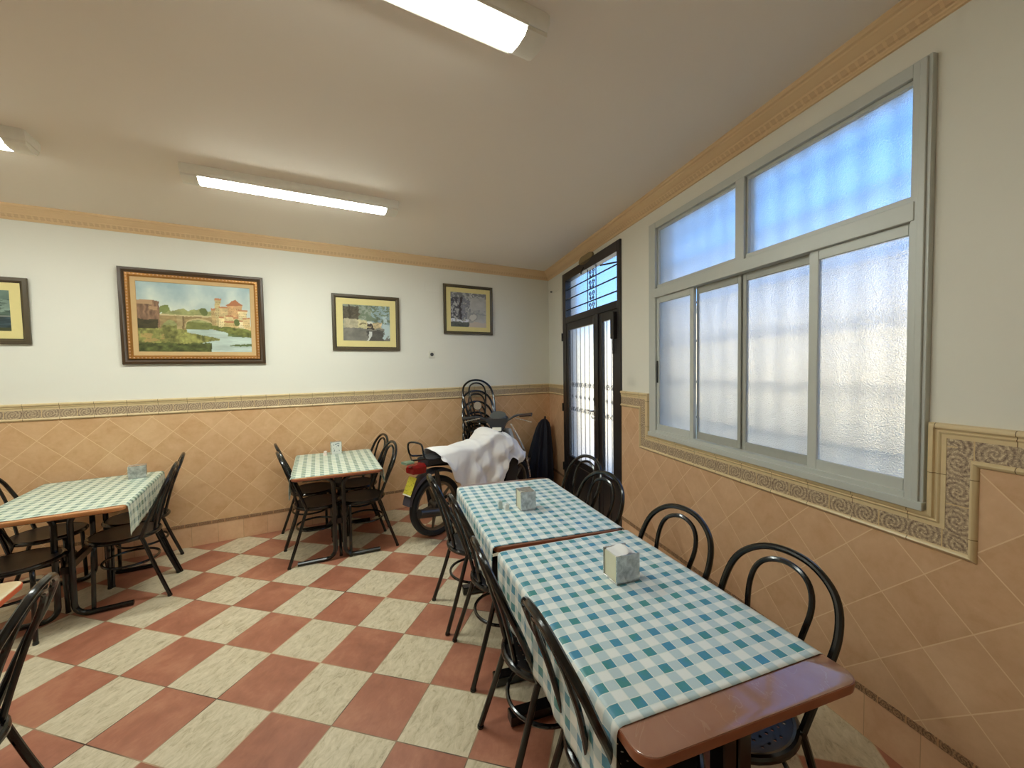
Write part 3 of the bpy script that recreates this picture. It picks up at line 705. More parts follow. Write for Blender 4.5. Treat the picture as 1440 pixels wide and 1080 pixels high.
# ------------------------------------------------------------------ napkin dispensers, shakers
def dispenser(x, y, rot, z, w, d, h, lab, napkin=False, front=None):
    r = empty('napkin_dispenser', (x, y, z), rot); tag(r, lab, 'napkin dispenser', 'napkin dispensers on the tables')
    m = MB(); t_ = .0015
    m.box((-w/2, -d/2, .003), (w/2, -d/2+t_, h), None); m.box((-w/2, d/2-t_, .003), (w/2, d/2, h), None); m.box((-w/2+.004, -d/2, .003), (w/2-.004, d/2, .006), None)
    m.box((-w/2, -d/2, 0), (w/2, -d/2+.004, .006)); m.box((-w/2, d/2-.004, 0), (w/2, d/2, .006))
    m.build('body', front or TIN, r)
    for sx in (-1, 1): m = MB(); m.box((sx*(w/2-.006), -d/2+.003, .004), (sx*(w/2-.004), d/2-.003, h-.006), None); m.build('side_plate', CREAMP, r)
    m = MB()
    for sx in (-1, 1):
        for sy in (-1, 1): m.tube([(sx*(w/2), sy*(d/2-.001), .002), (sx*(w/2), sy*(d/2-.001), h)], .0022, 6)
    for sy in (-1, 1): m.tube([(-w/2, sy*(d/2-.001), h), (w/2, sy*(d/2-.001), h)], .002, 6)
    for sx in (-1, 1): m.tube([(sx*w/2, -d/2, .004), (sx*w/2, d/2, .004)], .002, 6)
    m.build('wire_frame', CHROME, r)
    m = MB()
    if napkin:
        m.box((-w/2+.008, -d/2+.004, .02), (w/2-.008, d/2-.004, h-.002), None, .003)
        def f(u, v):
            xx = -w/2+.008+(w-.016)*u; yy = -d/2+.004+(d-.008)*v; return (xx, yy, h-.002+.020*math.exp(-((u-.62)/.18)**2)*(.35+.65*math.sin(PI*v)**.6))
        m.grid(14, 10, f)
        m.build('napkins', NAPK, r)
    else:
        m.box((-w/2+.002, -d/2+.001, h-.004), (w/2-.002, d/2-.001, h), None, .001); m.build('lid', CHROME, r)
    return r
Z0 = ZT_+.0045
dispenser(-2.150, -3.520, ROWR+math.radians(2), Z0, .104, .094, .112, 'scratched tin napkin dispenser with napkins sticking up, on the nearest table', True)
dispenser(-2.044, -2.628, ROWR, Z0, .092, .094, .112, 'closed tin napkin dispenser on the far table of the long row')
def dw():
    t = NT('printed_dispenser_face'); oc = t.node('TexCoord').outputs['Object']
    f = t.math('GREATER_THAN', t.noise(oc, 60, 3), .56); s = t.node('SeparateXYZ'); t.link(oc, s.inputs[0])
    c = t.math('MULTIPLY', t.math('LESS_THAN', t.math('ABSOLUTE', s.outputs[0]), .028), t.math('LESS_THAN', t.math('ABSOLUTE', t.math('SUBTRACT', s.outputs[2], .07)), .042))
    t.pbr(t.mix(t.math('MULTIPLY', f, c), c4(px(228, 228, 220)), c4(px(120, 130, 132))), .35); return t.m
dispenser(-2.822, -.205, math.radians(4), Z0, .096, .055, .122, 'white printed napkin dispenser on the middle table', front=dw())
dispenser(-4.335, -.300, math.radians(10), Z0, .110, .075, .100, 'dull tin napkin dispenser on the left table')
def shaker(x, y, z, s, h, col, lab):
    m = MB(); m.slab([[(a*s/2*k, b*s/2*k, zz) for a, b in ((-1, -.9), (-.9, -1), (.9, -1), (1, -.9), (1, .9), (.9, 1), (-.9, 1), (-1, .9))] for zz, k in ((0, 1), (h*.78, .96), (h*.95, .9), (h, .7))])
    o = m.build('shaker', plain('shaker_plastic', col, .3)); o.location = (x, y, z); o.rotation_euler = (0, 0, ROWR); tag(o, lab, 'shaker', 'small shakers on the tables')
    m = MB(); m.lathe([(s*.28, h-.001), (s*.28, h+.003), (.001, h+.004)], 12); m.build('cap', plain('shaker_cap', px(206, 208, 204), .3), o)
shaker(-2.178, -2.548, Z0, .026, .048, px(198, 210, 206), 'greyer small shaker left of the tin dispenser on the far row table')
shaker(-2.155, -2.590, Z0, .026, .036, px(232, 234, 228), 'whiter low shaker left of the tin dispenser on the far row table')
shaker(-2.925, -.225, Z0, .032, .040, px(236, 214, 202), 'pinkish small shaker beside the printed dispenser on the middle table')

# ------------------------------------------------------------------ pictures
def vnoise(x, y, s, seed):
    rs = np.random.RandomState(seed); g = rs.rand(64, 64); X = (x*s) % 63; Y = (y*s) % 63; i = X.astype(int); j = Y.astype(int); fx = X-i; fy = Y-j; fx = fx*fx*(3-2*fx); fy = fy*fy*(3-2*fy)
    return g[i, j]*(1-fx)*(1-fy)+g[i+1, j]*fx*(1-fy)+g[i, j+1]*(1-fx)*fy+g[i+1, j+1]*fx*fy
def fb(x, y, s, seed, o=4): return sum(vnoise(x, y, s*2**k, seed+k)/2**(k+1) for k in range(o))/(1-.5**o)
def lay(img, mask, col, var=None):
    c = np.array(col)/255.
    for k in range(3): img[..., k] = np.where(mask, c[k]*(var if var is not None else 1), img[..., k])
def art_bridge(x, y):    # x,y in 0..1, y up
    img = np.zeros(x.shape+(3,)); n = fb(x*1.7, y, 5, 1); n2 = fb(x*1.7, y*2, 14, 9)
    for k, (a, b) in enumerate(((164, 216), (190, 214), (196, 194))): img[..., k] = (a+(b-a)*np.clip(1.25-y+.35*(n-.5)*2, 0, 1))/255*(.92+.16*n)
    far = (y < .62+.02*np.sin(x*40)+.05*(n2-.5)) ; lay(img, far & (x > .2) & (x < .7), (158, 158, 104), .8+.4*n2)
    # water
    w = (y < .36); lay(img, w, (186, 200, 190), .86+.3*fb(x*.6, y*3, 9, 5))
    lay(img, (y < .33) & (x > .78) & (y > .24) , (110, 122, 74), .7+.6*n2)
    # left bank grass
    edge = .36-.0*x; bank = (y < .40-.02*np.sin(x*9)) & (x < .40+.30*np.exp(-((y-.19)/.07)**2)+.10*np.exp(-((y-.04)/.05)**2)+.06*(n2-.5)) ; lay(img, bank, (136, 134, 76), .5+1.0*fb(x*2, y, 18, 3)); lay(img, bank & (x < .22) & (n2 > .5) & (y < .26), (186, 158, 98), .8+.3*n)
    lay(img, (y < .10+.06*n2) & (x < .62), (92, 98, 54), .5+.9*n2)
    # bridge
    dx = (x-.52)/.12; arch = (y < .36+.13*np.sqrt(np.clip(1-dx*dx, 0, 1))) & (abs(dx) < 1)
    dx2 = (x-.26)/.06; arch2 = (y < .36+.10*np.sqrt(np.clip(1-dx2*dx2, 0, 1))) & (abs(dx2) < 1)
    br = (y > .33) & (y < .545) & (x > .17) & (x < .70) & ~arch & ~arch2; lay(img, br, (158, 134, 92), .75+.5*n2); lay(img, (y > .525) & (y < .545) & (x > .17) & (x < .66), (206, 188, 142))
    lay(img, (x > .315) & (x < .375) & (y > .33) & (y < .53), (176, 154, 110), .8+.4*n2); lay(img, (x > .365) & (x < .375) & (y > .33) & (y < .53), (112, 92, 62))
    ring = (abs(np.hypot(dx, (y-.36)/.13)-1) < .09) & (y > .36); lay(img, ring, (196, 176, 128))
    lay(img, arch & (y > .34) & (y < .44), (122, 124, 70), .8+.4*n2)
    # trees
    for cx, cy, r_ in ((.22, .62, .035), (.56, .60, .03), (.17, .60, .03)): lay(img, (np.hypot((x-cx), (y-cy)*.6) < r_*(.8+.6*n2)), (116, 124, 72), .8+.4*n)
    # left mass
    lay(img, (x < .17+.02*n) & (y > .36) & (y < .74-.2*np.clip(x-.13, 0, 1)), (138, 106, 82), .6+.7*fb(x*6, y, 9, 12)); lay(img, (x < .13) & (y > .68) & (y < .75-.1*abs(x-.09)), (182, 146, 110)); lay(img, (x > .09) & (x < .165) & (y > .60) & (y < .66), (176, 140, 104)); lay(img, (x < .17) & (y > .34) & (y < .46), (68, 62, 40), .8+.5*n2)
    # right town
    for a, b, c, d, col in ((.66, .72, .40, .82, (196, 176, 126)), (.63, .665, .38, .66, (186, 158, 110)), (.70, .78, .42, .70, (206, 180, 130)), (.78, .92, .50, .74, (204, 160, 112)), (.76, .83, .42, .56, (222, 200, 146)), (.83, .90, .38, .54, (220, 196, 142)), (.88, .97, .48, .66, (228, 208, 156)), (.93, 1, .30, .54, (222, 194, 140)), (.69, .74, .34, .54, (232, 212, 158)), (.74, .86, .36, .48, (206, 178, 120)), (.88, .93, .34, .50, (236, 220, 176))):
        mk = (x > a) & (x < b) & (y > c) & (y < d); lay(img, mk, col, .86+.3*n2); lay(img, mk & (y > d-.025), (190, 130, 90)); lay(img, mk & ((x*61 % 1) < .25) & ((y*29 % 1) < .35) & (y < d-.05), (128, 98, 66))
    lay(img, (y > .72) & (y < .81-abs(x-.85)*1.0) & (x > .77) & (x < .93), (176, 112, 74))
    lay(img, (np.hypot((x-.86), (y-.46)*.6) < .03), (104, 112, 62)); 
    lay(img, (y < .38+.03*n2-.10*np.clip((x-.8)*3, 0, 1)) & (y > .34-.35*np.clip(x-.66, 0, 1)) & (x > .62), (116, 120, 62), .6+.8*n2)
    lay(img, (abs(y-(.10+.02*(x-.8))) < .018*np.clip((x-.76)*8, 0, 1)) , (98, 112, 66)); 
    return img
def warp(f, a, s_=14):
    return lambda x, y: np.clip(f(x+a*(fb(x, y, s_, 77)-.5), y+a*(fb(x, y, s_, 99)-.5)), 0, 1)
art_bridge2 = warp(art_bridge, .035)
def art_village(x, y):
    img = np.zeros(x.shape+(3,)); n = fb(x, y, 7, 21); n2 = fb(x, y, 22, 22)
    lay(img, x > -1, (156, 162, 146), .8+.35*n); lay(img, (x > .6) & (y > .3), (160, 180, 184), .8+.35*n); lay(img, (y > .5) & (n2 > .5) & (x > .25), (120, 132, 110), .8+.4*n)
    lay(img, (x < .30+.06*n2) & (y > .55) & (y < .93+.06*n), (98, 90, 74), .7+.5*n2); lay(img, (x > .12) & (x < .15) & (y > .5), (74, 66, 54))
    lay(img, (y > .36) & (y < .60) & (x > .02) & (x < .3), (196, 186, 156), .8+.3*n2); lay(img, (y > .36) & (y < .58) & (x > .30) & (x < .52), (212, 202, 158), .85+.3*n2)
    lay(img, (y > .46) & (y < .49) & (x > .32) & (x < .5), (140, 128, 96)); lay(img, (y > .34) & (y < .52) & (x > .52) & (x < .82), (196, 176, 138), .7+.6*n2)
    lay(img, (y < .36), (138, 134, 124), .75+.4*n); lay(img, (y < .30) & (x > .5) & (x < .86), (92, 88, 82), .8+.4*n2)
    lay(img, (np.hypot(x-.57, (y-.50)) < .045), (222, 220, 208)); lay(img, (np.hypot(x-.57, (y-.38)*.7) < .07) & (n2 > .45), (76, 66, 60)); lay(img, (abs(x-.54-.2*(y-.05)) < .03) & (y < .26), (214, 214, 208))
    lay(img, (x > .84) & (n > .5) & (y < .7), (190, 206, 206)); return np.clip(img, 0, 1)
def art_tree(x, y):
    img = np.zeros(x.shape+(3,)); n = fb(x, y, 6, 31); n2 = fb(x, y, 20, 32)
    lay(img, x > -1, (188, 186, 184), .86+.22*n); lay(img, (x < .5+.25*(n-.5)) & (n2 > .42), (128, 128, 136), .7+.6*n2); lay(img, (x < .22) & (n2 > .5), (88, 86, 92)); lay(img, (abs(x-.27-.02*np.sin(y*9)) < .03) & (y > .15), (74, 70, 74))
    lay(img, (y > .86) & (n2 > .5), (126, 126, 128)); lay(img, (y < .14) & (x < .5), (96, 98, 92), .7+.6*n2); lay(img, (y > .15) & (y < .22) & (x < .5) & (n2 > .45), (226, 228, 236))
    d = np.hypot(x-.62, y-.30); lay(img, d < .12, (206, 202, 196)); lay(img, abs(d-.12) < .015, (160, 158, 156)); lay(img, (y > .38) & (y < .5) & (x > .45) & (n2 > .5), (158, 158, 160)); lay(img, (y < .14) & (x > .5), (204, 190, 178)); return np.clip(img, 0, 1)
def art_lake(x, y):
    img = np.zeros(x.shape+(3,)); n = fb(x, y, 6, 41); n2 = fb(x*.5, y*2, 16, 42)
    lay(img, x > -1, (86, 104, 92), .6+.8*n2); lay(img, (y > .78), (104, 124, 112), .8+.4*n); lay(img, (y > .45) & (y < .78) & (n2 > .5), (136, 156, 142), .8+.3*n); lay(img, (y < .35), (56, 70, 74), .6+.9*n2); lay(img, (abs(y-.36) < .02), (128, 132, 124)); lay(img, (y < .08), (72, 76, 50)); return np.clip(img, 0, 1)
art_village = warp(art_village, .09, 12); art_tree = warp(art_tree, .09, 12)
ATTR = NT('painted_picture'); _a = ATTR.node('Attribute'); _a.attribute_name = 'Col'; ATTR.pbr(_a.outputs['Color'], .5, 0, .35); ATTR = ATTR.m
GOLD = plain('gilt_frame', px(176, 124, 64), .35, .5, .5, .2, 40); FRAMEB = plain('dark_brown_frame', px(74, 54, 34), .4, 0, .5, .15, 40); FRAMEG = plain('olive_brown_frame', px(84, 72, 52), .45); LINER = plain('linen_liner', px(206, 172, 122), .8)
MATY = plain('yellow_mount', px(232, 216, 152), .8, 0, .3, .04); GLAZE = plain('frame_inner', px(40, 32, 24), .5)
def framering(m, hx, hz, prof):
    # mitred rectangular ring, prof = list of (inset, out)
    rings = []
    for ins, o_ in prof: rings.append([(-hx+ins, -o_, -hz+ins), (hx-ins, -o_, -hz+ins), (hx-ins, -o_, hz-ins), (-hx+ins, -o_, hz-ins)])
    R = [[m.addv(p, (p[0], p[2])) for p in q] for q in rings]
    for A, B in zip(R, R[1:]):
        for k in range(4): m.face(A[k], A[(k+1) % 4], B[(k+1) % 4], B[k])
def picture(name, x0, x1, z0, z1, fw, mat, art, lab, ornate=False, res=(150, 90), tilt=2.0, rollz=0.0):
    r = empty(name, ((x0+x1)/2, -.012, (z0+z1)/2)); r.rotation_euler = (math.radians(tilt), math.radians(rollz), 0); hx, hz = (x1-x0)/2, (z1-z0)/2; tag(r, lab, 'picture', 'framed pictures on the back wall')
    m = MB()
    if ornate: pr_ = [(0, 0), (0, .02), (.004, .026), (.022, .030), (.03, .024), (.04, .022), (.046, .03)]
    else: pr_ = [(0, 0), (0, .016), (.003, .02), (fw*.7, .022), (fw, .014), (fw, .008)]
    framering(m, hx, hz, pr_); m.build('frame', FRAMEB if ornate else FRAMEG, r, sharp=.5)
    if ornate:
        m = MB(); framering(m, hx, hz, [(.046, .03), (.05, .034), (.066, .034), (.074, .022), (.078, .018)]); m.build('gilt_moulding', GOLD, r, sharp=.5)
        # beads
        m = MB()
        def bead(x, z):
            m.slab([[(x+q*.0075*math.cos(a), -.033-y_, z+q*.0075*math.sin(a)) for a in [k*PI/3 for k in range(6)]] for q, y_ in ((1, 0), (.8, .004), (.25, .006))])
        nx = int((x1-x0-.11)/.026); nz = int((z1-z0-.11)/.026)
        for k in range(nx+1):
            xx = -hx+.057+(2*hx-.114)*k/nx; bead(xx, hz-.057); bead(xx, -hz+.057)
        for k in range(1, nz):
            zz = -hz+.057+(2*hz-.114)*k/nz; bead(hx-.057, zz); bead(-hx+.057, zz)
        m.build('beading', plain('bead_gilt', px(196, 150, 110), .3, .4), r)
        m = MB(); framering(m, hx, hz, [(.078, .018), (.110, .014), (.113, .008)]); m.build('liner', LINER, r, sharp=.5); inn = .112; yy = -.009
    else:
        m = MB(); m.box((-hx+fw-.002, -.008, -hz+fw-.002), (hx-fw+.002, -.004, hz-fw+.002)); m.build('mount', MATY, r); inn = fw+mat; yy = -.0095
        m = MB(); framering(m, hx, hz, [(fw-.001, .014), (fw+.006, .0085)]); m.build('inner_lip', GLAZE, r)
    ix, iz = hx-inn, hz-inn; nu, nv = res
    m = MB(); m.grid(nu, nv, lambda u, v: (-ix+2*ix*u, yy, -iz+2*iz*v))
    # give the sheet thickness
    U = np.repeat(np.arange(nu+1)/nu, nv+1); V = np.tile(np.arange(nv+1)/nv, nu+1); im = art(U, V)
    lin = np.where(im <= .04045, im/12.92, ((im+.055)/1.055)**2.4); colr = np.concatenate([lin, np.ones((len(lin), 1))], 1)
    o = m.build('artwork', ATTR, r, colors=colr, smooth=False); md = o.modifiers.new('thick', 'SOLIDIFY'); md.thickness = .002
    m = MB(); m.box((-hx+.01, -.004, -hz+.01), (hx-.01, .0, hz-.01)); m.build('backing', FRAMEG, r)
picture('landscape_painting', -4.462, -3.411, 1.684, 2.516, .1, 0, art_bridge2, 'large painting of a bridge over a river in a beaded gilt and brown frame', True, (200, 130), 1.5)
picture('framed_print', -2.800, -2.094, 1.82, 2.420, .035, .072, art_village, 'framed print of a village lane with figures, left of the socket', False, (110, 90), 1.5)
picture('framed_print', -1.559, -.897, 2.03, 2.633, .030, .062, art_tree, 'framed grey print of a tree beside water, highest and nearest the corner', False, (110, 90), 1.0)
picture('framed_print', -5.70, -4.988, 1.848, 2.362, .036, .066, art_lake, 'framed green lake print cut by the left edge of the photo', False, (110, 80), 1.5)

# ------------------------------------------------------------------ small wall items
r = empty('wall_socket', (-1.713, 0, 1.780)); tag(r, 'small square white socket on the back wall under the tree print', 'socket')
m = MB(); m.box((-.04, -.010, -.04), (.04, 0, .04), None, .003); m.build('plate', PLASTW, r)
m = MB(); m.lathe([(.021, 0), (.021, .0125), (.018, .0125), (.018, .0105), (.001, .0105)], 20, fn=lambda x, y, z: (x, -z, y)); m.build('insert', plain('dark_socket_insert', (.06, .06, .06), .5), r)
r = empty('light_switch', RW(2.23, 0, 1.466)); r.rotation_euler = (0, 0, SK-PI/2+PI); tag(r, 'double white light switch between the door and the window', 'light switch')
# local x along wall
r.rotation_euler = (0, 0, math.atan2(-TV.y, -TV.x))
m = MB(); m.box((-.078, -.009, -.04), (.078, 0, .04), None, .003); m.build('plate', PLASTW, r)
for sx in (-1, 1): m = MB(); m.box((sx*.036-.03, -.013, -.030), (sx*.036+.03, -.008, .030), None, .002); m.build('rocker', PLASTW, r)
r = empty('junction_cover', (-1.69, 0, 2.59)); tag(r, 'flat painted cover plate left of the tree print', 'cover plate'); m = MB(); m.box((-.085, -.004, -.055), (.085, 0, .055), None, .001); m.build('plate', PLASTER, r)
lmp = empty('emergency_light', RW(1.30, -.02, 2.775)); lmp.rotation_euler = (0, 0, math.atan2(-TV.y, -TV.x)); tag(lmp, 'oval cream emergency light above the black door', 'emergency light')
def oval(a, b, d, y0=0.0):
    m = MB(); m.slab([[(a*k*math.cos(2*PI*i/28), y0-y_, b*k*math.sin(2*PI*i/28)) for i in range(28)] for k, y_ in ((.97, 0), (1, .01), (1, d*.5), (.93, d*.8), (.7, d*.97), (.3, d))]); return m
oval(.185, .058, .035).build('base', plain('cream_housing', px(150, 130, 92), .5), lmp)
oval(.165, .045, .055, -.018).build('lens', plain('yellowed_lens', px(176, 156, 106), .25), lmp)
m = MB(); P = [RW(.15, -.01, 2.63), RW(.30, -.02, 2.60), RW(.48, -.02, 2.60), RW(.585, -.03, 2.58), RW(.60, -.03, 2.45), RW(.575, -.028, 2.2), RW(.60, -.028, 2.05)]
m.tube(smooth_path(P, 5), .0035, 6); o = m.build('cable', PLASTW); tag(o, 'thin pale cable from the wall hook to the door frame', 'cable')
m = MB(); m.tube([RW(.15, 0, 2.63), RW(.15, -.02, 2.63)], .011, 10); o = m.build('wall_hook', RUBBER); tag(o, 'small black hook on the wall beside the corner', 'hook')

# ------------------------------------------------------------------ folded parasol in the corner
prs = empty('folded_parasol', (-.42, -.32, 0), 0); tag(prs, 'black folded parasol leaning in the corner beside the door', 'parasol')
FAB = plain('black_fabric', (0.012, 0.012, 0.020), .7, 0, .3, .2, 30)
m = MB(); rings = []
for z_, r_ in ((.02, .05), (.06, .175), (.15, .185), (.3, .168), (.5, .145), (.68, .115), (.80, .092), (.87, .07), (.91, .04), (.925, .012)):
    ring = []
    for k in range(64):
        a = 2*PI*k/64; f = 1+.22*math.cos(a*9+z_*2)*min(1, r_/.08)
        ring.append((r_*f*math.cos(a)+.27*z_*.9-.02, r_*f*.75*math.sin(a)+.16*z_, z_*.99))
    rings.append(ring)
m.slab(rings); m.build('canopy', FAB, prs)
m = MB(); m.tube([(-.02, 0, 0), (.215, .145, .945)], .013, 8); m.build('pole', BLACK, prs)
m = MB(); m.tube([(.125+.112*math.cos(2*PI*k/24), .088+.085*math.sin(2*PI*k/24), .56) for k in range(24)], .010, 6, closed=True); m.build('strap', FAB, prs)

# low dark cabinet behind the bike, in the corner
bx = empty('wooden_crate', (-.60, -.14, 0), 0); tag(bx, 'low dark brown wooden crate behind the motorbike', 'crate')
DW = plain('dark_brown_wood', px(66, 44, 30), .5, 0, .4, .2, 18)
m = MB(); m.box((-.24, -.12, .03), (.16, .12, .40), None, .004); m.build('carcass', DW, bx)
m = MB(); m.box((-.25, -.13, .40), (.17, .13, .425), None, .004); m.build('lid', DW, bx)
for sx in (-.22, .14): m = MB(); m.box((sx-.02, -.11, 0), (sx+.02, .11, .03)); m.build('foot', DW, bx)

# ------------------------------------------------------------------ motorbike
BK = empty('motorbike', (-2.03, -.955, 0), math.radians(17)); tag(BK, 'small motorbike parked by the back wall, half covered by a white sheet', 'motorbike')
TYRE = plain('tyre_rubber', (0.016, 0.018, 0.022), .55, 0, .4, .2, 40); RIM = plain('grey_rim', px(120, 108, 92), .4, .5); PLAST = plain('dark_grey_plastic', (0.03, 0.03, 0.034), .4); BODY = plain('bike_bodywork', px(196, 196, 192), .35); DKMET = m_metal('engine_metal', (0.18, 0.17, 0.16), .45, .3); MUD = plain('fender_plastic', px(72, 68, 76), .4)
def wheel(cx, par):
    w = []
    prof = [(.232, -.022), (.245, -.034), (.268, -.036), (.284, -.024), (.290, 0), (.284, .024), (.268, .036), (.245, .034), (.232, .022), (.232, -.022)]
    m = MB(); m.lathe(prof, 56, fn=lambda x, y, z: (cx+x, z, .290+y), cap=False); m.build('tyre', TYRE, par)
    prof = [(.214, -.018), (.234, -.022), (.236, 0), (.234, .022), (.214, .018), (.208, 0), (.214, -.018)]
    m = MB(); m.lathe(prof, 56, fn=lambda x, y, z: (cx+x, z, .290+y), cap=False); w = m.build('rim', RIM, par)
    m = MB()
    for k in range(5):
        a = 2*PI*k/5+.6; m.tube([(cx+.04*math.cos(a), 0, .29+.04*math.sin(a)), (cx+.215*math.cos(a+.12), 0, .29+.215*math.sin(a+.12))], [.022, .012], 6)
    m.build('spokes', RIM, w)
    m = MB(); m.lathe([(.001, -.06), (.055, -.06), (.06, -.04), (.06, .04), (.055, .06), (.001, .06)], 24, fn=lambda x, y, z: (cx+x, z, .290+y)); m.build('hub', DKMET, w)
    return w
wheel(0, BK); wheel(1.08, BK)
m = MB()
def fend(c, r, a0, a1, w, n=18):
    rows = []
    for k in range(n+1):
        a = a0+(a1-a0)*k/n; rows.append([(c[0]+(r-d)*math.cos(a), y, c[1]+(r-d)*math.sin(a)) for y, d in ((-w, .03), (-w*.9, .006), (0, 0), (w*.9, .006), (w, .03), (w*.85, .032), (0, .006), (-w*.85, .032))])
    m.slab(rows)
fend((0, .31), .345, math.radians(60), math.radians(170), .06); m.build('rear_mudguard', MUD, BK)
m = MB(); fend((1.08, .30), .33, math.radians(40), math.radians(160), .055); m.build('front_mudguard', MUD, BK)
YPL = NT('yellow_plate'); 
_oc = YPL.node('TexCoord').outputs['UV']; _n = YPL.math('GREATER_THAN', YPL.noise(_oc, 55, 2), .60); YPL.pbr(YPL.mix(YPL.math('MULTIPLY', _n, .6), c4(px(214, 200, 70)), c4(px(90, 84, 40))), .4); YPL = YPL.m
m = MB(); pc = Vector((-.29, -.01, .545)); ax = Vector((-.35, 0, .94)).normalized(); 
m.prism([(-.06, -.08), (.06, -.08), (.06, .08), (-.06, .08)], 0, .003, fn=lambda x, y, z: pc+Vector((0, 1, 0))*x+Vector((.42, 0, .91))*y+Vector((-.91, 0, .42))*z); m.build('number_plate', YPL, BK)
m = MB(); m.prism([(-.062, -.092), (.062, -.092), (.062, -.081), (-.062, -.081)], 0, .004, fn=lambda x, y, z: pc+Vector((0, 1, 0))*x+Vector((.42, 0, .91))*y+Vector((-.91, 0, .42))*z); m.build('plate_strip', PLASTW, BK)
m = MB(); m.slab([[(-.245+dx, y*s_, .685+z*s_) for y, z in ((-.055, -.04), (.055, -.04), (.062, .02), (.04, .045), (-.04, .045), (-.062, .02))] for dx, s_ in ((.10, 1), (.02, 1), (-.035, .9), (-.055, .6))]); m.build('tail_light', plain('red_lens', px(150, 30, 28), .25), BK)
m = MB(); m.tube([(-.20, -.0, .765), (-.30, -.02, .765)], .007, 6); m.slab([[(-.325+x*1.3, -.03+y*s_, .768+z*.8) for x, y in ((-.03, -.05), (.03, -.05), (.035, .03), (-.035, .03))] for z, s_ in ((-.014, 1), (0, 1.05), (.012, .9))]); m.build('turn_signal', plain('pale_green_lens', px(120, 138, 112), .3), BK)
m = MB(); m.tube(smooth_path([(.06, -.11, .76), (-.12, -.12, .775), (-.20, -.12, .80), (-.22, -.115, .90), (-.21, -.06, .925), (-.21, .06, .925), (-.22, .115, .90), (-.20, .12, .80), (-.12, .12, .775), (.06, .11, .76)], 4), .009, 8); m.tube([(-.20, -.12, .79), (-.26, 0, .77), (-.20, .12, .79)], .008, 6); m.build('grab_rail', BLACK, BK)
m = MB(); m.tube(smooth_path([(-.2, 0, .70), (0, 0, .70), (.35, 0, .62), (.5, 0, .42), (.7, 0, .40), (.92, 0, .72)], 5), .028, 10)
for sy in (-1, 1): m.tube([(0, sy*.075, .29), (.5, sy*.07, .36)], .018, 8); m.tube([(0.0, sy*.10, .30), (-.06, sy*.10, .66)], .022, 10)
m.build('frame', BLACK2, BK)
m = MB(); m.lathe([(.001, -.09), (.09, -.09), (.10, -.07), (.10, .07), (.09, .09), (.001, .09)], 24, fn=lambda x, y, z: (.50+x, z, .33+y)); m.box((.5, -.06, .27), (.76, .06, .39), None, .02); m.build('engine', DKMET, BK)
m = MB(); m.tube(smooth_path([(.72, -.05, .27), (.6, -.1, .2), (.4, -.12, .2), (.1, -.13, .24)], 4), .016, 8); m.tube([(.12, -.13, .235), (-.28, -.13, .31)], [.036, .042], 12); m.build('exhaust', BLACK2, BK)
m = MB(); m.slab([[(x, y*w, z+h*(1-abs(y)**2.5)) for y in (-1, -.8, -.4, 0, .4, .8, 1)]+[(x, y*w*.8, z-.05) for y in (1, 0, -1)] for x, w, z, h in ((-.14, .09, .76, .02), (-.05, .115, .765, .03), (.2, .125, .755, .03), (.4, .12, .745, .03), (.58, .08, .72, .03))]); m.build('saddle', PLAST, BK)
m = MB(); m.slab([[(x, y, z) for x, y, z in ((a, -w, z0), (a+.03, 0, z0+.0), (a, w, z0), (a-.10, w*.6, z0), (a-.10, -w*.6, z0))] for a, w, z0 in ((.98, .12, .30), (1.0, .17, .45), (.985, .17, .62), (.955, .13, .78), (.93, .06, .86))]); m.build('leg_shield', PLAST, BK)
m = MB()
m.tube(smooth_path([(1.25, -.13, .33), (1.20, -.14, .50), (1.10, -.145, .73), (.965, -.10, .98)], 5), .009, 8); m.build('chrome_trim', CHROME, BK)
m = MB(); m.slab([[(x+q, y, z) for q, y in ((0, -.10), (.035, -.105), (.04, -.02), (.0, -.02))] for x, z in ((.93, .93), (1.0, .76), (1.08, .56))]); m.build('fork_cover', BODY, BK)
# steering group: steered to the left
HC = Vector((.86, 0, 1.0)); sa_ = math.radians(36)
def H(x, y, z): # x fwd, y left, z up relative to the bar clamp
    return (HC.x+x*math.cos(sa_)-y*math.sin(sa_), HC.y+x*math.sin(sa_)+y*math.cos(sa_), HC.z+z)
m = MB(); m.tube([(.87, 0, .97), (.95, 0, .74), (1.0, 0, .62)], .026, 10)
for sy in (-1, 1): m.tube([(.98, sy*.05, .66), (1.08, sy*.06, .29)], .018, 8)
m.build('fork', DKMET, BK)
hb = MB(); hb.tube(smooth_path([H(-.07, .36, .05), H(-.03, .22, .065), H(0, .10, .02), H(0, 0, .01), H(0, -.10, .02), H(-.03, -.22, .085), H(-.07, -.36, .095)], 4), .012, 8); hbo = hb.build('handlebar', PLAST, BK)
m = MB(); m.slab([[H(x, y*w, z+.03*(1 if k in (2, 3) else 0)) for k, (y, x) in enumerate(((-1, -.07), (-1, .07), (-.6, .09), (.6, .09), (1, .07), (1, -.07)))] for z, w in ((-.10, .055), (-.02, .085), (.02, .12), (.05, .11))]); m.build('handlebar_cowl', PLAST, hbo)
m = MB(); m.slab([[H(.07*k*math.cos(a)+.02, .095*k*math.sin(a), z+.12*.3*math.cos(a)*k) for a in [2*PI*i/20 for i in range(20)]] for z, k in ((.03, .9), (.07, 1), (.085, .92), (.087, .7))]); m.build('speedometer', plain('dash_plastic', px(88, 90, 88), .3), hbo)
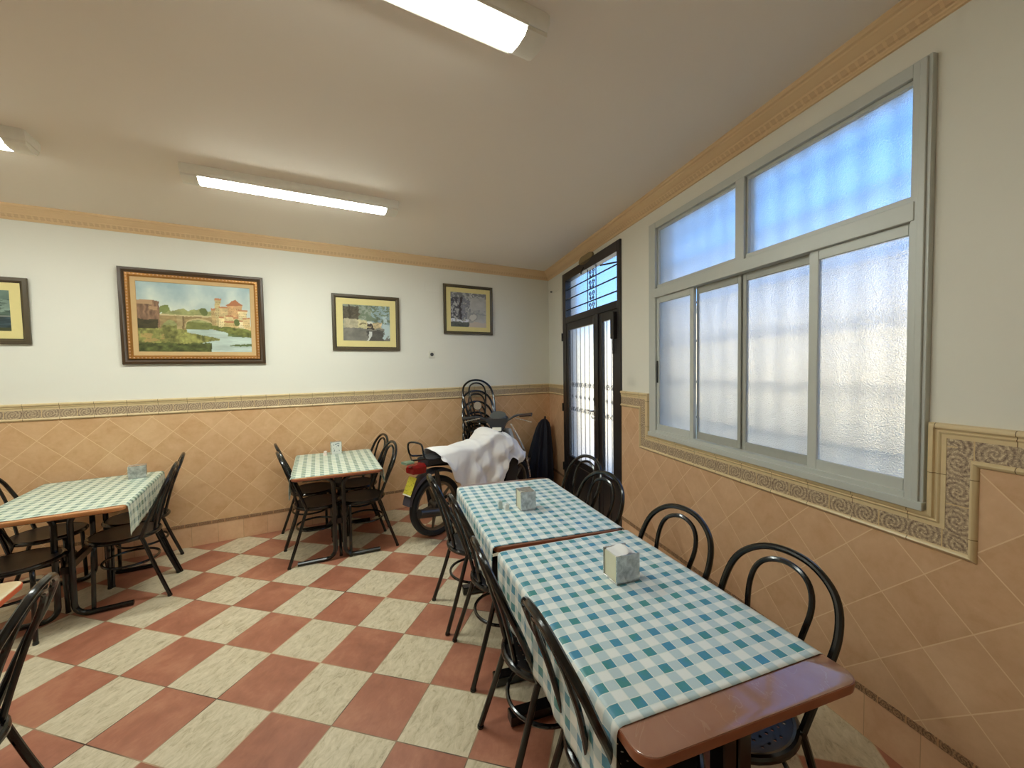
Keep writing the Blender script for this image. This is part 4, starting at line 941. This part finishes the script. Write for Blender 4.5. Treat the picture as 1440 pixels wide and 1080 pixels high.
for sy in (-1, 1):
    m = MB(); m.tube([H(-.04, sy*.25, .052+(.03 if sy < 0 else .01)), H(-.075, sy*.375, .03+(.067 if sy < 0 else .02))], [.017, .019], 10); m.tube([H(-.075, sy*.375, .03+(.067 if sy < 0 else .02)), H(-.078, sy*.385, .028+(.067 if sy < 0 else .02))], .021, 10); m.build('grip', RUBBER if sy > 0 else plain('brown_grip', px(60, 40, 30), .6), hbo)
    m = MB(); m.tube(smooth_path([H(.03, sy*.19, .045), H(.025, sy*.26, .03), H(-.01, sy*.38, .005)], 4), .005, 6); m.build('brake_lever', CHROME, hbo)
m = MB(); m.slab([[H(x, y*.05, z) for y in (-1, 1)]+[H(x-.03, y*.05, z-.035) for y in (1, -1)] for x, z in ((-.05, -.045), (-.075, -.045))]); m.build('cowl_badge', PLASTW, hbo)
m = MB(); m.tube(smooth_path([H(-.01, .18, .06), H(.0, .20, .12), H(-.02, .22, .17)], 4), .006, 6)
mo = m.build('mirror_stalk', BLACK, BK)
m = MB(); mc = Vector(H(-.03, .22, .19)); mn = (Vector(BK.matrix_basis.inverted() @ CAMLOC)-mc).normalized(); ma = mn.cross(Vector((0, 0, 1))).normalized(); mb_ = ma.cross(mn)
m.slab([[mc+(ma*math.cos(a)+mb_*math.sin(a))*.048*k+mn*d for a in [2*PI*i/24 for i in range(24)]] for k, d in ((.6, -.022), (.95, -.012), (1, 0), (.96, .004))]); m.build('mirror', BLACK, mo)
m = MB(); m.slab([[mc+(ma*math.cos(a)+mb_*math.sin(a))*.044*k+mn*d for a in [2*PI*i/24 for i in range(24)]] for k, d in ((1, .003), (.99, .0055))]); m.build('mirror_glass', plain('mirror_silver', (.75, .72, .70), .08, .9), mo)

# white sheet over the saddle
SHEET = plain('white_sheet', px(246, 242, 240), .75, 0, .3, .03, 12)
sh = None
def build_sheet():
    m = MB(); nu, nv = 96, 72
    def interp(x, pts):
        for (a, p), (b, q) in zip(pts, pts[1:]):
            if x <= b: t = (x-a)/(b-a); t = t*t*(3-2*t); return p+(q-p)*t
        return pts[-1][1]
    def fn(u, v):
        x = -.045+1.135*u
        top = interp(x, [(-.1, .84), (.3, .835), (.48, .845), (.60, .90), (.72, .955), (.84, .90), (.97, .82), (1.10, .70)])
        wid = interp(x, [(-.1, .125), (.4, .145), (.6, .16), (.8, .19), (1.10, .16)])
        bot = interp(x, [(-.1, .80), (-.02, .74), (.12, .52), (.25, .34), (.68, .34), (.74, .44), (.79, .60), (.85, .64), (.95, .54), (1.03, .56), (1.10, .64)])
        botl = interp(x, [(-.1, .80), (.0, .64), (.9, .62), (1.10, .66)])
        s = v*2-1     # -1 right side (camera) .. 1 left side
        if s < 0:
            lim = -.42
            if s > lim: k = s/lim; y = -wid*k; z = top-.035*k**3
            else:
                k = (s-lim)/(-1-lim); y = -wid-.045*k-.02*math.sin(k*3); z = top-.035-(top-.035-bot)*k
        else:
            lim = .5
            if s < lim: k = s/lim; y = wid*k; z = top-.035*k**3
            else: k = (s-lim)/(1-lim); y = wid+.03*k; z = top-.035-(top-.035-botl)*k
        hang = max(0, (abs(s)-.42)/.58)
        tri = lambda q: 2*abs((q % 1)-.5)-.5
        fold = .05*tri(x*3.3+.4+.5*hang)+.03*tri(x*6.7+.9*hang+.2)+.010*math.sin(x*9)
        y -= fold*hang*1.1
        c = abs(((x*4.1+z*2.3+.2*math.sin(z*9)) % 1)-.5)-.25; c2 = abs(((x*2.3-z*4.7+.3) % 1)-.5)-.25
        y += (c*.07+c2*.07)*(.3+hang)*(1 if x > .38 else .4)
        z += .012*math.sin(x*17+s*5)*(1-hang)+(c*.04*(1-hang) if x > .45 else 0)
        return (x, y, z)
    m.grid(nu, nv, fn); o = m.build('white_sheet', SHEET, None, sharp=3.2)
    md = o.modifiers.new('thick', 'SOLIDIFY'); md.thickness = .002; md.offset = 1
    o.location = BK.location; o.rotation_euler = BK.rotation_euler; tag(o, 'crumpled white sheet thrown over the saddle of the motorbike', 'sheet'); return o
build_sheet()
